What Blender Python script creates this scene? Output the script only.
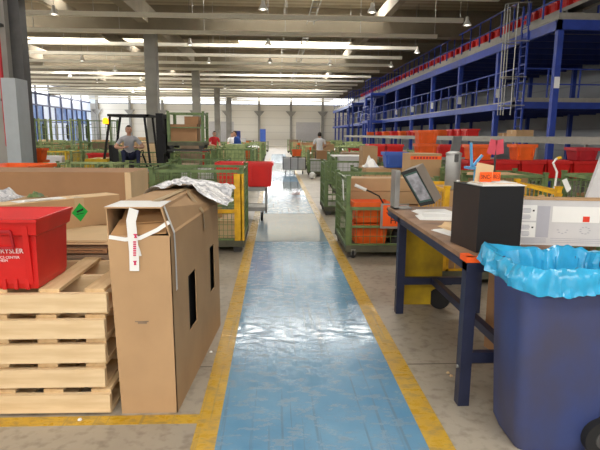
import bpy, bmesh, math, random
from mathutils import Vector, Matrix, noise
for o in list(bpy.data.objects): bpy.data.objects.remove(o)
random.seed(11)
SC = bpy.context.scene
COL = SC.collection
PI = math.pi

# ------------------------------------------------------------------ camera, light, exposure
FPX = 520.0; HC = 1.6
TH = math.atan(90/FPX); AZ = math.atan(25/FPX*math.cos(TH)); PH = math.radians(0.46)
fw = Vector((math.sin(AZ)*math.cos(TH), math.cos(AZ)*math.cos(TH), -math.sin(TH)))
_r = Vector((math.cos(AZ), -math.sin(AZ), 0)); _u = _r.cross(fw)
RR = _r*math.cos(PH) + _u*math.sin(PH); UU = _u*math.cos(PH) - _r*math.sin(PH)
CAMP = Vector((0, 0, HC))
cd = bpy.data.cameras.new('camera'); cam = bpy.data.objects.new('camera', cd); COL.objects.link(cam)
cd.sensor_width = 36; cd.lens = FPX/600*36; cd.clip_end = 300; cd.clip_start = 0.05
cam.matrix_world = Matrix.Translation(CAMP) @ Matrix((RR, UU, -fw)).transposed().to_4x4()
SC.camera = cam
def ray(x, y): return fw + RR*((x-300)/FPX) - UU*((y-225)/FPX)
def at_y(x, y, Y):
    d = ray(x, y); return CAMP + d*(Y/d.y)
def at_z(x, y, z=0.0):
    d = ray(x, y); return CAMP + d*((z-HC)/d.z)

SC.view_settings.view_transform = 'Standard'; SC.view_settings.look = 'None'
SC.view_settings.gamma = 1; SC.view_settings.use_curve_mapping = False
SC.view_settings.exposure = 0.28
w = bpy.data.worlds.new('world'); SC.world = w; w.use_nodes = True
w.node_tree.nodes['Background'].inputs[0].default_value = (0.75, 0.85, 1.0, 1)
w.node_tree.nodes['Background'].inputs[1].default_value = 1.0
WALL_L, WALL_R, WALL_B, WALL_F = -26.0, 14.0, 76.0, -9.0
ROOF = 7.75
SKY_X = [(-16.3, -8.6), (-2.5, 5.0)]
SKY_Y = [-3.0, 10.0, 23.2, 36.0, 49.2, 62.2]
def area(name, loc, sx, sy, power, rot=(0, 0, 0), col=(1, 0.97, 0.92)):
    l = bpy.data.lights.new(name, 'AREA'); l.shape = 'RECTANGLE'; l.size = sx; l.size_y = sy
    l.energy = power; l.color = col
    o = bpy.data.objects.new(name, l); COL.objects.link(o); o.location = loc; o.rotation_euler = rot
    return o
for (x0, x1) in SKY_X:
    for y in SKY_Y:
        area('skylight_daylight', ((x0+x1)/2, y+0.9, ROOF+0.25), x1-x0-0.3, 1.6, 330 if y < 15 else 800)
# broad light assumed from behind the photographer; no gates are modelled
area('behind_camera_light', (-2, WALL_F+0.4, 3.0), 16, 4.2, 170, (PI/2, 0, 0), (1, 0.97, 0.93))
area('back_window_daylight', (-6, WALL_B-0.35, 6.4), 38, 1.1, 1300, (-PI/2, 0, 0), (0.95, 0.97, 1))
area('dock_window_daylight', (WALL_L+0.6, 62, 4.2), 26, 5, 900, (0, -PI/2, 0), (0.9, 0.95, 1))
area('front_roof_fill', (-6, WALL_F+0.35, 6.4), 38, 1.1, 1000, (PI/2, 0, 0), (1, 0.98, 0.95))  # fill added high behind the camera to brighten the roof
_o = area('left_roof_fill', (WALL_L+0.3, 20, 6.4), 1.1, 56, 2200, (0, -PI/2, 0), (1, 0.98, 0.95))  # fill strip added out of view at left, also to lift the roof
bpy.data.objects['dock_window_daylight'].data.size = 5; bpy.data.objects['dock_window_daylight'].data.size_y = 26

# ------------------------------------------------------------------ materials
def lin(c):
    return tuple(((v/255)/12.92 if v/255 <= 0.04045 else ((v/255+0.055)/1.055)**2.4) for v in c) + (1.0,)
MATS = {}
def mat(name, rgb, rough=0.6, metal=0.0, var=0.12, scale=6.0, rgb2=None, spec=0.5, bump=0.0, stretch=None, emit=0, alpha=None, trans=0):
    if name in MATS: return MATS[name]
    m = bpy.data.materials.new(name); m.use_nodes = True; MATS[name] = m
    nt = m.node_tree; N = nt.nodes; L = nt.links; b = N['Principled BSDF']
    b.inputs['Roughness'].default_value = rough; b.inputs['Metallic'].default_value = metal
    b.inputs['Specular IOR Level'].default_value = spec
    c = lin(rgb)
    if var > 0:
        tc = N.new('ShaderNodeTexCoord'); mp = N.new('ShaderNodeMapping'); nz = N.new('ShaderNodeTexNoise'); rp = N.new('ShaderNodeValToRGB')
        if stretch: mp.inputs['Scale'].default_value = stretch
        nz.inputs['Scale'].default_value = scale; nz.inputs['Detail'].default_value = 5
        L.new(tc.outputs['Object'], mp.inputs[0]); L.new(mp.outputs[0], nz.inputs[0]); L.new(nz.outputs[0], rp.inputs[0])
        c2 = lin(rgb2) if rgb2 else tuple(v*(1-var*2) for v in c[:3])+(1,)
        rp.color_ramp.elements[0].color = c2; rp.color_ramp.elements[0].position = 0.3
        rp.color_ramp.elements[1].color = tuple(min(1, v*(1+var*0.4)) for v in c[:3])+(1,); rp.color_ramp.elements[1].position = 0.65
        L.new(rp.outputs[0], b.inputs['Base Color'])
        if bump:
            bp = N.new('ShaderNodeBump'); bp.inputs['Strength'].default_value = bump; bp.inputs['Distance'].default_value = 0.01
            L.new(nz.outputs[0], bp.inputs['Height']); L.new(bp.outputs[0], b.inputs['Normal'])
    else:
        b.inputs['Base Color'].default_value = c
    if emit:
        b.inputs['Emission Color'].default_value = c; b.inputs['Emission Strength'].default_value = emit
    if alpha is not None: b.inputs['Alpha'].default_value = alpha
    if trans: b.inputs['Transmission Weight'].default_value = trans
    return m
M = {}
M['card'] = mat('cardboard', (190, 154, 114), 0.85, var=0.06, scale=3)
M['card_dark'] = mat('cardboard_dark', (164, 124, 88), 0.85, var=0.06, scale=3)
M['card_light'] = mat('cardboard_light', (222, 192, 150), 0.85, var=0.05, scale=3)
M['card_grey'] = mat('cardboard_greyed', (150, 128, 106), 0.9, var=0.15, scale=4)
M['card_inner'] = mat('cardboard_inner', (176, 136, 92), 0.9, var=0.08)
M['tape'] = mat('packing_tape', (196, 170, 130), 0.35, var=0.05)
M['white_card'] = mat('white_carton', (206, 205, 207), 0.7, var=0.04)
M['wood'] = mat('pine_wood', (230, 204, 164), 0.75, var=0.03, scale=3, stretch=(1, 8, 8), rgb2=(212, 182, 138))
M['wood_y'] = mat('pine_wood_long', (222, 194, 150), 0.75, var=0.03, scale=3, stretch=(8, 1, 8), rgb2=(202, 168, 122))
M['red'] = mat('red_plastic', (206, 26, 24), 0.42, var=0.08, scale=5)
M['red2'] = mat('red_plastic_bright', (222, 34, 30), 0.4, var=0.05, scale=5)
M['red_dark'] = mat('red_plastic_dark', (178, 28, 40), 0.5, var=0.1)
M['orange'] = mat('orange_plastic', (238, 98, 22), 0.45, var=0.08)
M['blue_tote'] = mat('blue_plastic', (62, 100, 190), 0.45, var=0.06)
M['green'] = mat('green_steel', (112, 134, 84), 0.5, var=0.15, scale=9, rgb2=(84, 104, 66))
M['green2'] = mat('green_steel_pale', (168, 180, 124), 0.5, var=0.15, scale=9, rgb2=(120, 140, 88))
M['deck'] = mat('container_deck', (92, 92, 74), 0.7, var=0.2)
M['yellow'] = mat('yellow_steel', (232, 180, 24), 0.5, var=0.15, scale=8, rgb2=(196, 142, 16))
M['yellow_old'] = mat('yellow_steel_worn', (206, 170, 20), 0.6, var=0.2, scale=4, rgb2=(150, 122, 26))
M['navy'] = mat('navy_steel', (38, 44, 72), 0.45, var=0.15)
M['tabletop'] = mat('worn_tabletop', (158, 122, 92), 0.55, var=0.15, scale=5, rgb2=(118, 88, 66))
M['bin'] = mat('bin_plastic', (58, 72, 124), 0.5, var=0.25, scale=3.5, rgb2=(70, 70, 94), stretch=(1, 1, 0.6))
M['bag'] = mat('cyan_film', (58, 172, 222), 0.16, var=0.1, scale=10)
M['rubber'] = mat('black_rubber', (28, 28, 30), 0.7, var=0.1)
M['black'] = mat('black_board', (12, 12, 16), 0.7, var=0.15, scale=4)
M['brown_black'] = mat('brown_black_board', (48, 32, 26), 0.6, var=0.3, scale=3, rgb2=(28, 20, 18))
M['steel'] = mat('grey_steel', (168, 168, 166), 0.4, 0.5, var=0.08)
M['steel_d'] = mat('dark_steel', (84, 84, 84), 0.5, 0.4, var=0.1)
M['conv'] = mat('conveyor_grey', (152, 148, 140), 0.55, var=0.06)
M['white'] = mat('white_paper', (238, 238, 236), 0.7, var=0.02)
M['grey_print'] = mat('grey_print', (176, 176, 186), 0.7, var=0.03)
M['ink'] = mat('black_ink', (30, 30, 30), 0.7, var=0)
M['white_ink'] = mat('white_ink', (235, 225, 225), 0.6, var=0)
M['red_ink'] = mat('red_ink', (206, 40, 92), 0.6, var=0)
M['orange_lab'] = mat('orange_label', (255, 96, 20), 0.6, var=0.02)
M['green_lab'] = mat('green_label', (22, 168, 66), 0.5, var=0.02)
M['blue_st'] = mat('blue_steel', (36, 64, 160), 0.45, var=0.12, scale=4)
M['blue_dk'] = mat('blue_steel_deep', (28, 48, 128), 0.5, var=0.12, scale=4)
M['rail'] = mat('cream_rail', (246, 242, 228), 0.6, var=0.02)
M['beam'] = mat('concrete_beam', (146, 136, 118), 0.85, var=0.1, scale=1.2)
M['column'] = mat('column_grey', (160, 158, 152), 0.7, var=0.1, scale=1.5)
M['concrete'] = mat('column_concrete', (168, 162, 150), 0.85, var=0.1, scale=1.5)
M['pipe_red'] = mat('red_pipe', (190, 30, 40), 0.5, var=0.05)
M['cyan_st'] = mat('light_blue_steel', (96, 176, 230), 0.45, var=0.05)
M['pink'] = mat('pink_paper', (232, 90, 110), 0.7, var=0.05)
M['lamp'] = mat('lamp_shade', (225, 222, 215), 0.5, var=0)
M['lampglow'] = mat('lamp_glow', (255, 250, 238), 0.5, var=0, emit=2.5)
M['beacon'] = mat('beacon_glow', (255, 150, 16), 0.4, var=0, emit=2.5)
M['skin'] = mat('skin', (206, 158, 132), 0.6, var=0.04)
M['hair'] = mat('dark_hair', (44, 34, 28), 0.7, var=0.2, scale=40)
M['shirt_grey'] = mat('grey_shirt', (188, 190, 198), 0.85, var=0.06)
M['shirt_white'] = mat('white_shirt', (226, 226, 230), 0.85, var=0.05)
M['shirt_red'] = mat('red_shirt', (214, 48, 56), 0.85, var=0.06)
M['shirt_blue'] = mat('blue_shirt', (44, 84, 168), 0.85, var=0.06)
M['navy_cloth'] = mat('navy_cloth', (36, 42, 72), 0.9, var=0.1)
M['sky'] = mat('skylight_pane', (255, 253, 246), 0.3, var=0, emit=1.6)
M['winsky'] = mat('clerestory_pane', (250, 252, 255), 0.3, var=0, emit=1.5)
M['winblue'] = mat('dock_pane', (128, 150, 192), 0.2, var=0.25, scale=0.8, rgb2=(84, 106, 156))
_b = M['winblue'].node_tree; _p = _b.nodes['Principled BSDF']
_b.links.new(_b.nodes['Color Ramp'].outputs[0], _p.inputs['Emission Color']); _p.inputs['Emission Strength'].default_value = 0.55
M['winpale'] = mat('dock_pane_pale', (206, 214, 228), 0.2, var=0.05, emit=0.6)
M['frame_blue'] = mat('window_frame', (96, 104, 140), 0.5, var=0.05)

def floor_mat():
    m = bpy.data.materials.new('concrete_floor'); m.use_nodes = True; nt = m.node_tree; N = nt.nodes; L = nt.links; b = N['Principled BSDF']
    tc = N.new('ShaderNodeTexCoord'); n1 = N.new('ShaderNodeTexNoise'); n2 = N.new('ShaderNodeTexNoise'); r1 = N.new('ShaderNodeValToRGB'); mx = N.new('ShaderNodeMix'); mx.data_type = 'RGBA'; r2 = N.new('ShaderNodeValToRGB')
    n1.inputs['Scale'].default_value = 1.3; n1.inputs['Detail'].default_value = 8; n2.inputs['Scale'].default_value = 14; n2.inputs['Detail'].default_value = 6
    L.new(tc.outputs['Object'], n1.inputs[0]); L.new(tc.outputs['Object'], n2.inputs[0]); L.new(n1.outputs[0], r1.inputs[0]); L.new(n2.outputs[0], r2.inputs[0])
    r1.color_ramp.elements[0].color = lin((132, 122, 108)); r1.color_ramp.elements[0].position = 0.3; r1.color_ramp.elements[1].color = lin((176, 166, 150)); r1.color_ramp.elements[1].position = 0.65
    r2.color_ramp.elements[0].color = lin((108, 98, 86)); r2.color_ramp.elements[0].position = 0.32; r2.color_ramp.elements[1].color = lin((178, 169, 154)); r2.color_ramp.elements[1].position = 0.5
    mx.inputs[0].default_value = 0.4; L.new(r1.outputs[0], mx.inputs[6]); L.new(r2.outputs[0], mx.inputs[7]); L.new(mx.outputs[2], b.inputs['Base Color'])
    b.inputs['Roughness'].default_value = 0.38
    return m
def paint_mat(name, c1, c2, wear, rlo=0.14, rhi=0.45, amount=0.45):
    m = bpy.data.materials.new(name); m.use_nodes = True; nt = m.node_tree; N = nt.nodes; L = nt.links; b = N['Principled BSDF']
    tc = N.new('ShaderNodeTexCoord'); n1 = N.new('ShaderNodeTexNoise'); r1 = N.new('ShaderNodeValToRGB')
    n1.inputs['Scale'].default_value = 2.2; n1.inputs['Detail'].default_value = 6
    mp = N.new('ShaderNodeMapping'); mp.inputs['Scale'].default_value = (3.2, 6, 1); mp.inputs['Rotation'].default_value = (0, 0, 0.35)
    n2 = N.new('ShaderNodeTexNoise'); n2.inputs['Scale'].default_value = 2.5; n2.inputs['Detail'].default_value = 9; n2.inputs['Roughness'].default_value = 0.7; r2 = N.new('ShaderNodeValToRGB')
    mp3 = N.new('ShaderNodeMapping'); mp3.inputs['Scale'].default_value = (26, 0.5, 1); n3 = N.new('ShaderNodeTexNoise'); n3.inputs['Scale'].default_value = 1.2; n3.inputs['Detail'].default_value = 5; r3 = N.new('ShaderNodeValToRGB')
    L.new(tc.outputs['Object'], n1.inputs[0]); L.new(n1.outputs[0], r1.inputs[0])
    L.new(tc.outputs['Object'], mp.inputs[0]); L.new(mp.outputs[0], n2.inputs[0]); L.new(n2.outputs[0], r2.inputs[0])
    L.new(tc.outputs['Object'], mp3.inputs[0]); L.new(mp3.outputs[0], n3.inputs[0]); L.new(n3.outputs[0], r3.inputs[0])
    r1.color_ramp.elements[0].color = lin(c2); r1.color_ramp.elements[0].position = 0.3; r1.color_ramp.elements[1].color = lin(c1); r1.color_ramp.elements[1].position = 0.65
    r2.color_ramp.elements[0].color = (1, 1, 1, 1); r2.color_ramp.elements[0].position = amount-0.06; r2.color_ramp.elements[1].color = (0, 0, 0, 1); r2.color_ramp.elements[1].position = amount+0.05
    r3.color_ramp.elements[0].color = (1, 1, 1, 1); r3.color_ramp.elements[0].position = 0.34; r3.color_ramp.elements[1].color = (0, 0, 0, 1); r3.color_ramp.elements[1].position = 0.42
    ad = N.new('ShaderNodeMath'); ad.operation = 'MAXIMUM'; L.new(r2.outputs[0], ad.inputs[0]); L.new(r3.outputs[0], ad.inputs[1])
    ml = N.new('ShaderNodeMath'); ml.operation = 'MULTIPLY'; ml.inputs[1].default_value = 0.6; L.new(ad.outputs[0], ml.inputs[0])
    mx = N.new('ShaderNodeMix'); mx.data_type = 'RGBA'; L.new(ml.outputs[0], mx.inputs[0]); L.new(r1.outputs[0], mx.inputs[6]); mx.inputs[7].default_value = lin(wear); L.new(mx.outputs[2], b.inputs['Base Color'])
    rr = N.new('ShaderNodeMapRange'); L.new(n2.outputs[0], rr.inputs[0]); rr.inputs[1].default_value = 0.4; rr.inputs[2].default_value = 0.58; rr.inputs[3].default_value = rhi; rr.inputs[4].default_value = rlo; L.new(rr.outputs[0], b.inputs['Roughness'])
    bp = N.new('ShaderNodeBump'); bp.inputs['Strength'].default_value = 0.035; bp.inputs['Distance'].default_value = 0.01; L.new(n2.outputs[0], bp.inputs['Height']); L.new(bp.outputs[0], b.inputs['Normal'])
    b.inputs['Specular IOR Level'].default_value = 0.42
    return m
M['floor'] = floor_mat()
M['aisle'] = paint_mat('blue_floor_paint', (112, 158, 190), (92, 142, 178), (98, 118, 132), 0.10, 0.34)
M['aisle_grey'] = paint_mat('sheen_worn_floor_paint', (140, 160, 172), (124, 146, 162), (150, 152, 150), 0.05, 0.2)  # same blue, greyed: wear plus grazing window sheen put into the colour
M['line'] = paint_mat('yellow_floor_paint', (206, 166, 54), (186, 144, 38), (138, 122, 86), 0.25, 0.5)
M['line_f'] = paint_mat('faded_yellow_paint', (206, 176, 116), (190, 158, 92), (150, 140, 116), 0.2, 0.45)
def wall_mat(name, rgb, scale, line=0.82):
    m = bpy.data.materials.new(name); m.use_nodes = True; nt = m.node_tree; N = nt.nodes; L = nt.links; b = N['Principled BSDF']
    tc = N.new('ShaderNodeTexCoord'); sp = N.new('ShaderNodeSeparateXYZ'); mu = N.new('ShaderNodeMath'); mu.operation = 'MULTIPLY'; mu.inputs[1].default_value = scale
    fr = N.new('ShaderNodeMath'); fr.operation = 'FRACT'; gt = N.new('ShaderNodeMath'); gt.operation = 'GREATER_THAN'; gt.inputs[1].default_value = 0.93
    mx = N.new('ShaderNodeMix'); mx.data_type = 'RGBA'; c = lin(rgb)
    L.new(tc.outputs['Object'], sp.inputs[0]); L.new(sp.outputs[2], mu.inputs[0]); L.new(mu.outputs[0], fr.inputs[0]); L.new(fr.outputs[0], gt.inputs[0]); L.new(gt.outputs[0], mx.inputs[0])
    mx.inputs[6].default_value = c; mx.inputs[7].default_value = tuple(v*line for v in c[:3])+(1,); L.new(mx.outputs[2], b.inputs['Base Color']); b.inputs['Roughness'].default_value = 0.7
    return m
M['wall_back'] = wall_mat('cream_wall_panels', (244, 241, 232), 1.0)
M['wall_grey'] = wall_mat('grey_wall_panels', (166, 168, 172), 1.0)
M['roof'] = wall_mat('roof_deck', (176, 164, 142), 0.2)
def rib_mat():
    m = bpy.data.materials.new('ribbed_roof_deck'); m.use_nodes = True; nt = m.node_tree; N = nt.nodes; L = nt.links; b = N['Principled BSDF']
    tc = N.new('ShaderNodeTexCoord'); wv = N.new('ShaderNodeTexWave'); wv.bands_direction = 'Y'; wv.inputs['Scale'].default_value = 0.5; rp = N.new('ShaderNodeValToRGB')
    L.new(tc.outputs['Object'], wv.inputs[0]); L.new(wv.outputs[0], rp.inputs[0]); rp.color_ramp.elements[0].color = lin((150, 139, 118)); rp.color_ramp.elements[1].color = lin((178, 166, 143)); L.new(rp.outputs[0], b.inputs['Base Color']); b.inputs['Roughness'].default_value = 0.8
    return m
M['roof'] = rib_mat(); M['cabinet'] = mat('cabinet_grey', (176, 184, 190), 0.5, var=0.03)
def glass_mat():
    m = bpy.data.materials.new('clear_bottle'); m.use_nodes = True; b = m.node_tree.nodes['Principled BSDF']
    b.inputs['Base Color'].default_value = (0.85, 0.92, 0.95, 1); b.inputs['Roughness'].default_value = 0.08; b.inputs['Alpha'].default_value = 0.45
    return m
M['bottle'] = glass_mat()
def film_mat():
    m = bpy.data.materials.new('printed_film'); m.use_nodes = True; nt = m.node_tree; N = nt.nodes; L = nt.links; b = N['Principled BSDF']
    tc = N.new('ShaderNodeTexCoord'); vo = N.new('ShaderNodeTexNoise'); vo.inputs['Scale'].default_value = 34; rp = N.new('ShaderNodeValToRGB'); L.new(tc.outputs['Object'], vo.inputs[0]); L.new(vo.outputs[0], rp.inputs[0])
    rp.color_ramp.elements[0].color = lin((176, 178, 186)); rp.color_ramp.elements[0].position = 0.4; rp.color_ramp.elements[1].color = lin((222, 222, 226)); rp.color_ramp.elements[1].position = 0.52
    L.new(rp.outputs[0], b.inputs['Base Color']); b.inputs['Roughness'].default_value = 0.25
    return m
M['film'] = film_mat()

# ------------------------------------------------------------------ mesh helpers
class MB:
    def __init__(s): s.v = []; s.f = []
    def quad8(s, P):
        b = len(s.v); s.v += [tuple(p) for p in P]
        s.f += [tuple(b+i for i in f) for f in ((0, 3, 2, 1), (4, 5, 6, 7), (0, 1, 5, 4), (1, 2, 6, 5), (2, 3, 7, 6), (3, 0, 4, 7))]
        return s
    def box(s, x0, x1, y0, y1, z0, z1):
        return s.quad8([(x0, y0, z0), (x1, y0, z0), (x1, y1, z0), (x0, y1, z0), (x0, y0, z1), (x1, y0, z1), (x1, y1, z1), (x0, y1, z1)])
    def frust(s, b0, z0, b1, z1):
        (x0, x1, y0, y1) = b0; (X0, X1, Y0, Y1) = b1
        return s.quad8([(x0, y0, z0), (x1, y0, z0), (x1, y1, z0), (x0, y1, z0), (X0, Y0, z1), (X1, Y0, z1), (X1, Y1, z1), (X0, Y1, z1)])
    def bar(s, a, b, w, h=None):
        a = Vector(a); b = Vector(b); h = h or w; d = (b-a).normalized()
        up = Vector((0, 0, 1)) if abs(d.z) < 0.95 else Vector((0, 1, 0))
        sx = d.cross(up).normalized()*w/2; sy = sx.cross(d).normalized()*h/2
        return s.quad8([a-sx-sy, a+sx-sy, b+sx-sy, b-sx-sy, a-sx+sy, a+sx+sy, b+sx+sy, b-sx+sy])
    def tube(s, pts, r, n=8, cap=True):
        pts = [Vector(p) for p in pts]; b0 = len(s.v); rs = r if isinstance(r, (list, tuple)) else [r]*len(pts)
        prev = None
        for i, p in enumerate(pts):
            d = (pts[min(i+1, len(pts)-1)]-pts[max(i-1, 0)]).normalized()
            if prev is None:
                up = Vector((0, 0, 1)) if abs(d.z) < 0.9 else Vector((1, 0, 0)); x = d.cross(up).normalized()
            else:
                x = (prev - d*prev.dot(d)).normalized()
            prev = x; y = d.cross(x)
            for k in range(n):
                a = 2*PI*k/n; s.v.append(tuple(p+(x*math.cos(a)+y*math.sin(a))*rs[i]))
        for i in range(len(pts)-1):
            for k in range(n):
                s.f.append((b0+i*n+k, b0+i*n+(k+1) % n, b0+(i+1)*n+(k+1) % n, b0+(i+1)*n+k))
        if cap:
            s.f.append(tuple(b0+k for k in range(n))[::-1]); e = b0+(len(pts)-1)*n; s.f.append(tuple(e+k for k in range(n)))
        return s
    def lathe(s, prof, c=(0, 0, 0), n=16):
        b0 = len(s.v)
        for (r, z) in prof:
            for k in range(n):
                a = 2*PI*k/n; s.v.append((c[0]+r*math.cos(a), c[1]+r*math.sin(a), c[2]+z))
        for i in range(len(prof)-1):
            for k in range(n):
                s.f.append((b0+i*n+k, b0+i*n+(k+1) % n, b0+(i+1)*n+(k+1) % n, b0+(i+1)*n+k))
        s.f.append(tuple(b0+k for k in range(n))[::-1]); e = b0+(len(prof)-1)*n; s.f.append(tuple(e+k for k in range(n)))
        return s
    def prism(s, pts, off):
        b = len(s.v); n = len(pts); off = Vector(off)
        s.v += [tuple(Vector(p)) for p in pts] + [tuple(Vector(p)+off) for p in pts]
        s.f.append(tuple(b+i for i in range(n))[::-1]); s.f.append(tuple(b+n+i for i in range(n)))
        for i in range(n): s.f.append((b+i, b+(i+1) % n, b+n+(i+1) % n, b+n+i))
        return s
    def grid(s, P):
        b = len(s.v); r = len(P); c = len(P[0])
        for row in P: s.v += [tuple(p) for p in row]
        for i in range(r-1):
            for j in range(c-1): s.f.append((b+i*c+j, b+i*c+j+1, b+(i+1)*c+j+1, b+(i+1)*c+j))
        return s
    def mesh(s, name, m, smooth=False):
        me = bpy.data.meshes.new(name); me.from_pydata(s.v, [], s.f); me.update()
        bm = bmesh.new(); bm.from_mesh(me); bmesh.ops.recalc_face_normals(bm, faces=bm.faces); bm.to_mesh(me); bm.free()
        if m: me.materials.append(M[m] if isinstance(m, str) else m)
        if smooth:
            me.polygons.foreach_set('use_smooth', [True]*len(me.polygons))
            try: me.set_sharp_from_angle(angle=math.radians(40))
            except Exception: pass
        return me
    def build(s, name, m, parent=None, smooth=False, **kw):
        return link(name, s.mesh(name, m, smooth), parent, **kw)
def link(name, me, parent=None, loc=None, rotz=None, **kw):
    o = bpy.data.objects.new(name, me); COL.objects.link(o)
    if parent: o.parent = parent
    if loc is not None: o.location = loc
    if rotz is not None: o.rotation_euler = (0, 0, rotz)
    for k, v in kw.items(): o[k] = v
    return o
def thing(name, label, cat, loc=(0, 0, 0), rotz=0, group=None):
    o = link(name, None, None, loc, rotz, label=label, category=cat)
    if group: o['group'] = group
    return o
def B(*a): return MB().box(*a)
CACHE = {}
def cached(key, fn):
    if key not in CACHE: CACHE[key] = fn()
    return CACHE[key]
ORD = ['first', 'second', 'third', 'fourth', 'fifth', 'sixth', 'seventh', 'eighth', 'ninth', 'tenth', 'eleventh', 'twelfth', 'thirteenth', 'fourteenth', 'fifteenth', 'sixteenth', 'seventeenth', 'eighteenth', 'nineteenth', 'twentieth']
TENS = {20: 'twenty', 30: 'thirty', 40: 'forty', 50: 'fifty'}
def nth(i):
    n = i+1
    if n <= 20: return ORD[i]
    t = n//10*10; u_ = n-t
    return (TENS[t][:-1]+'ieth') if u_ == 0 else TENS[t]+'-'+ORD[u_-1]
def struct(name, mb, m, **kw): return mb.build(name, m, None, kind='structure', **kw)
def text(name, s, size, m, parent, mtx, extrude=0.0004, sx=1.0):
    cu = bpy.data.curves.new(name, 'FONT'); cu.body = s; cu.size = size; cu.extrude = extrude; cu.align_x = 'CENTER'; cu.align_y = 'CENTER'
    t = bpy.data.objects.new(name, cu); COL.objects.link(t)
    dg = bpy.context.evaluated_depsgraph_get(); me = bpy.data.meshes.new_from_object(t.evaluated_get(dg))
    bpy.data.objects.remove(t); me.transform(mtx @ Matrix.Diagonal((sx, 1, 1, 1))); me.materials.clear(); me.materials.append(M[m])
    return link(name, me, parent)
def face_mtx(origin, right, up):
    r_ = Vector(right).normalized(); u2 = Vector(up).normalized(); n = r_.cross(u2)
    m = Matrix((r_, u2, n)).transposed().to_4x4(); m.translation = Vector(origin); return m
FRONT = lambda p: face_mtx(p, (1, 0, 0), (0, 0, 1))     # faces the camera (-Y)

# ------------------------------------------------------------------ shell
fl = struct('floor', B(WALL_L, WALL_R, WALL_F, WALL_B, -0.2, 0), 'floor')
AX0, AX1 = -0.315, 0.795
B(AX0, AX1, -3, 7.75, 0, 0.003).build('aisle_paint', 'aisle', fl, label='glossy blue painted walkway, nearest stretch')
yy = 7.75
for k, yend in enumerate((10.6, 14.0, 18.0, 23.0, 30.0, 44.0)):
    B(AX0, AX1, yy+0.02, yend, 0, 0.003).build('aisle_paint', 'aisle_grey' if k % 2 == 0 else 'aisle', fl, label='worn blue painted walkway farther off, sheen coloured into some stretches'); yy = yend
for x0, x1 in ((AX0-0.125, AX0), (AX1, AX1+0.135)):
    B(x0, x1, -3, 7.75, 0, 0.004).build('yellow_line', 'line', fl, label='yellow edge line of the walkway')
    B(x0, x1, 7.75, 36, 0, 0.004).build('yellow_line', 'line_f', fl, label='worn yellow edge line of the walkway')
B(-7, AX0-0.125, 2.71, 2.80, 0, 0.004).build('yellow_line', 'line', fl, label='yellow cross line running to the left')
M['joint'] = mat('joint_filler', (112, 104, 96), 0.8, var=0.1)
for y in (3.43, 8.4, 13.4, 18.4, 23.4):
    B(AX1+0.14, 13, y, y+0.012, 0, 0.001).build('floor_joint', 'joint', fl)
    B(-25, AX0-0.13, y, y+0.012, 0, 0.001).build('floor_joint', 'joint', fl)
for x in (3.2, 6.4, -3.4, -7):
    B(x, x+0.012, -5, 60, 0, 0.0012).build('floor_joint', 'joint', fl)
# grime and torn paper bits are single crumbs
for (px, py) in ((448, 374), (451, 377), (211, 353), (80, 421)):
    p = at_z(px, py); c = MB().lathe([(0.002, 0), (0.014, 0.003), (0.008, 0.012), (0.001, 0.014)], n=6).build('paper_scrap', 'card_light' if px > 300 else 'white', None, loc=(p.x, p.y, 0.004))
    c['label'] = {448: 'tan paper scrap on the concrete by the workbench leg', 451: 'smaller tan scrap beside another by the workbench leg', 211: 'tiny white scrap between tall carton and yellow line', 80: 'tiny white scrap on the yellow cross line'}[px]; c['category'] = 'scrap'

# walls
wl = struct('wall_left', MB().box(WALL_L-0.3, WALL_L, WALL_F, 49, 0, 5.75).box(WALL_L-0.3, WALL_L, WALL_F, 49, 7.05, ROOF), 'wall_grey')
B(WALL_L-0.3, WALL_L, 49, WALL_B, 7.1, ROOF).build('wall_header', 'wall_grey', wl)
wb = struct('wall_back', B(WALL_L, WALL_R, WALL_B, WALL_B+0.3, 0, 5.75), 'wall_back')
B(WALL_L, WALL_R, WALL_B, WALL_B+0.3, 7.05, ROOF+0.2).build('wall_header', 'wall_back', wb)
wr = struct('wall_right', B(WALL_R, WALL_R+0.3, WALL_F, WALL_B, 0, ROOF), 'wall_grey')
wf = struct('wall_front', MB().box(WALL_L, WALL_R, WALL_F-0.3, WALL_F, 0, 5.75).box(WALL_L, WALL_R, WALL_F-0.3, WALL_F, 7.05, ROOF), 'wall_back')
wn = 0
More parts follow.
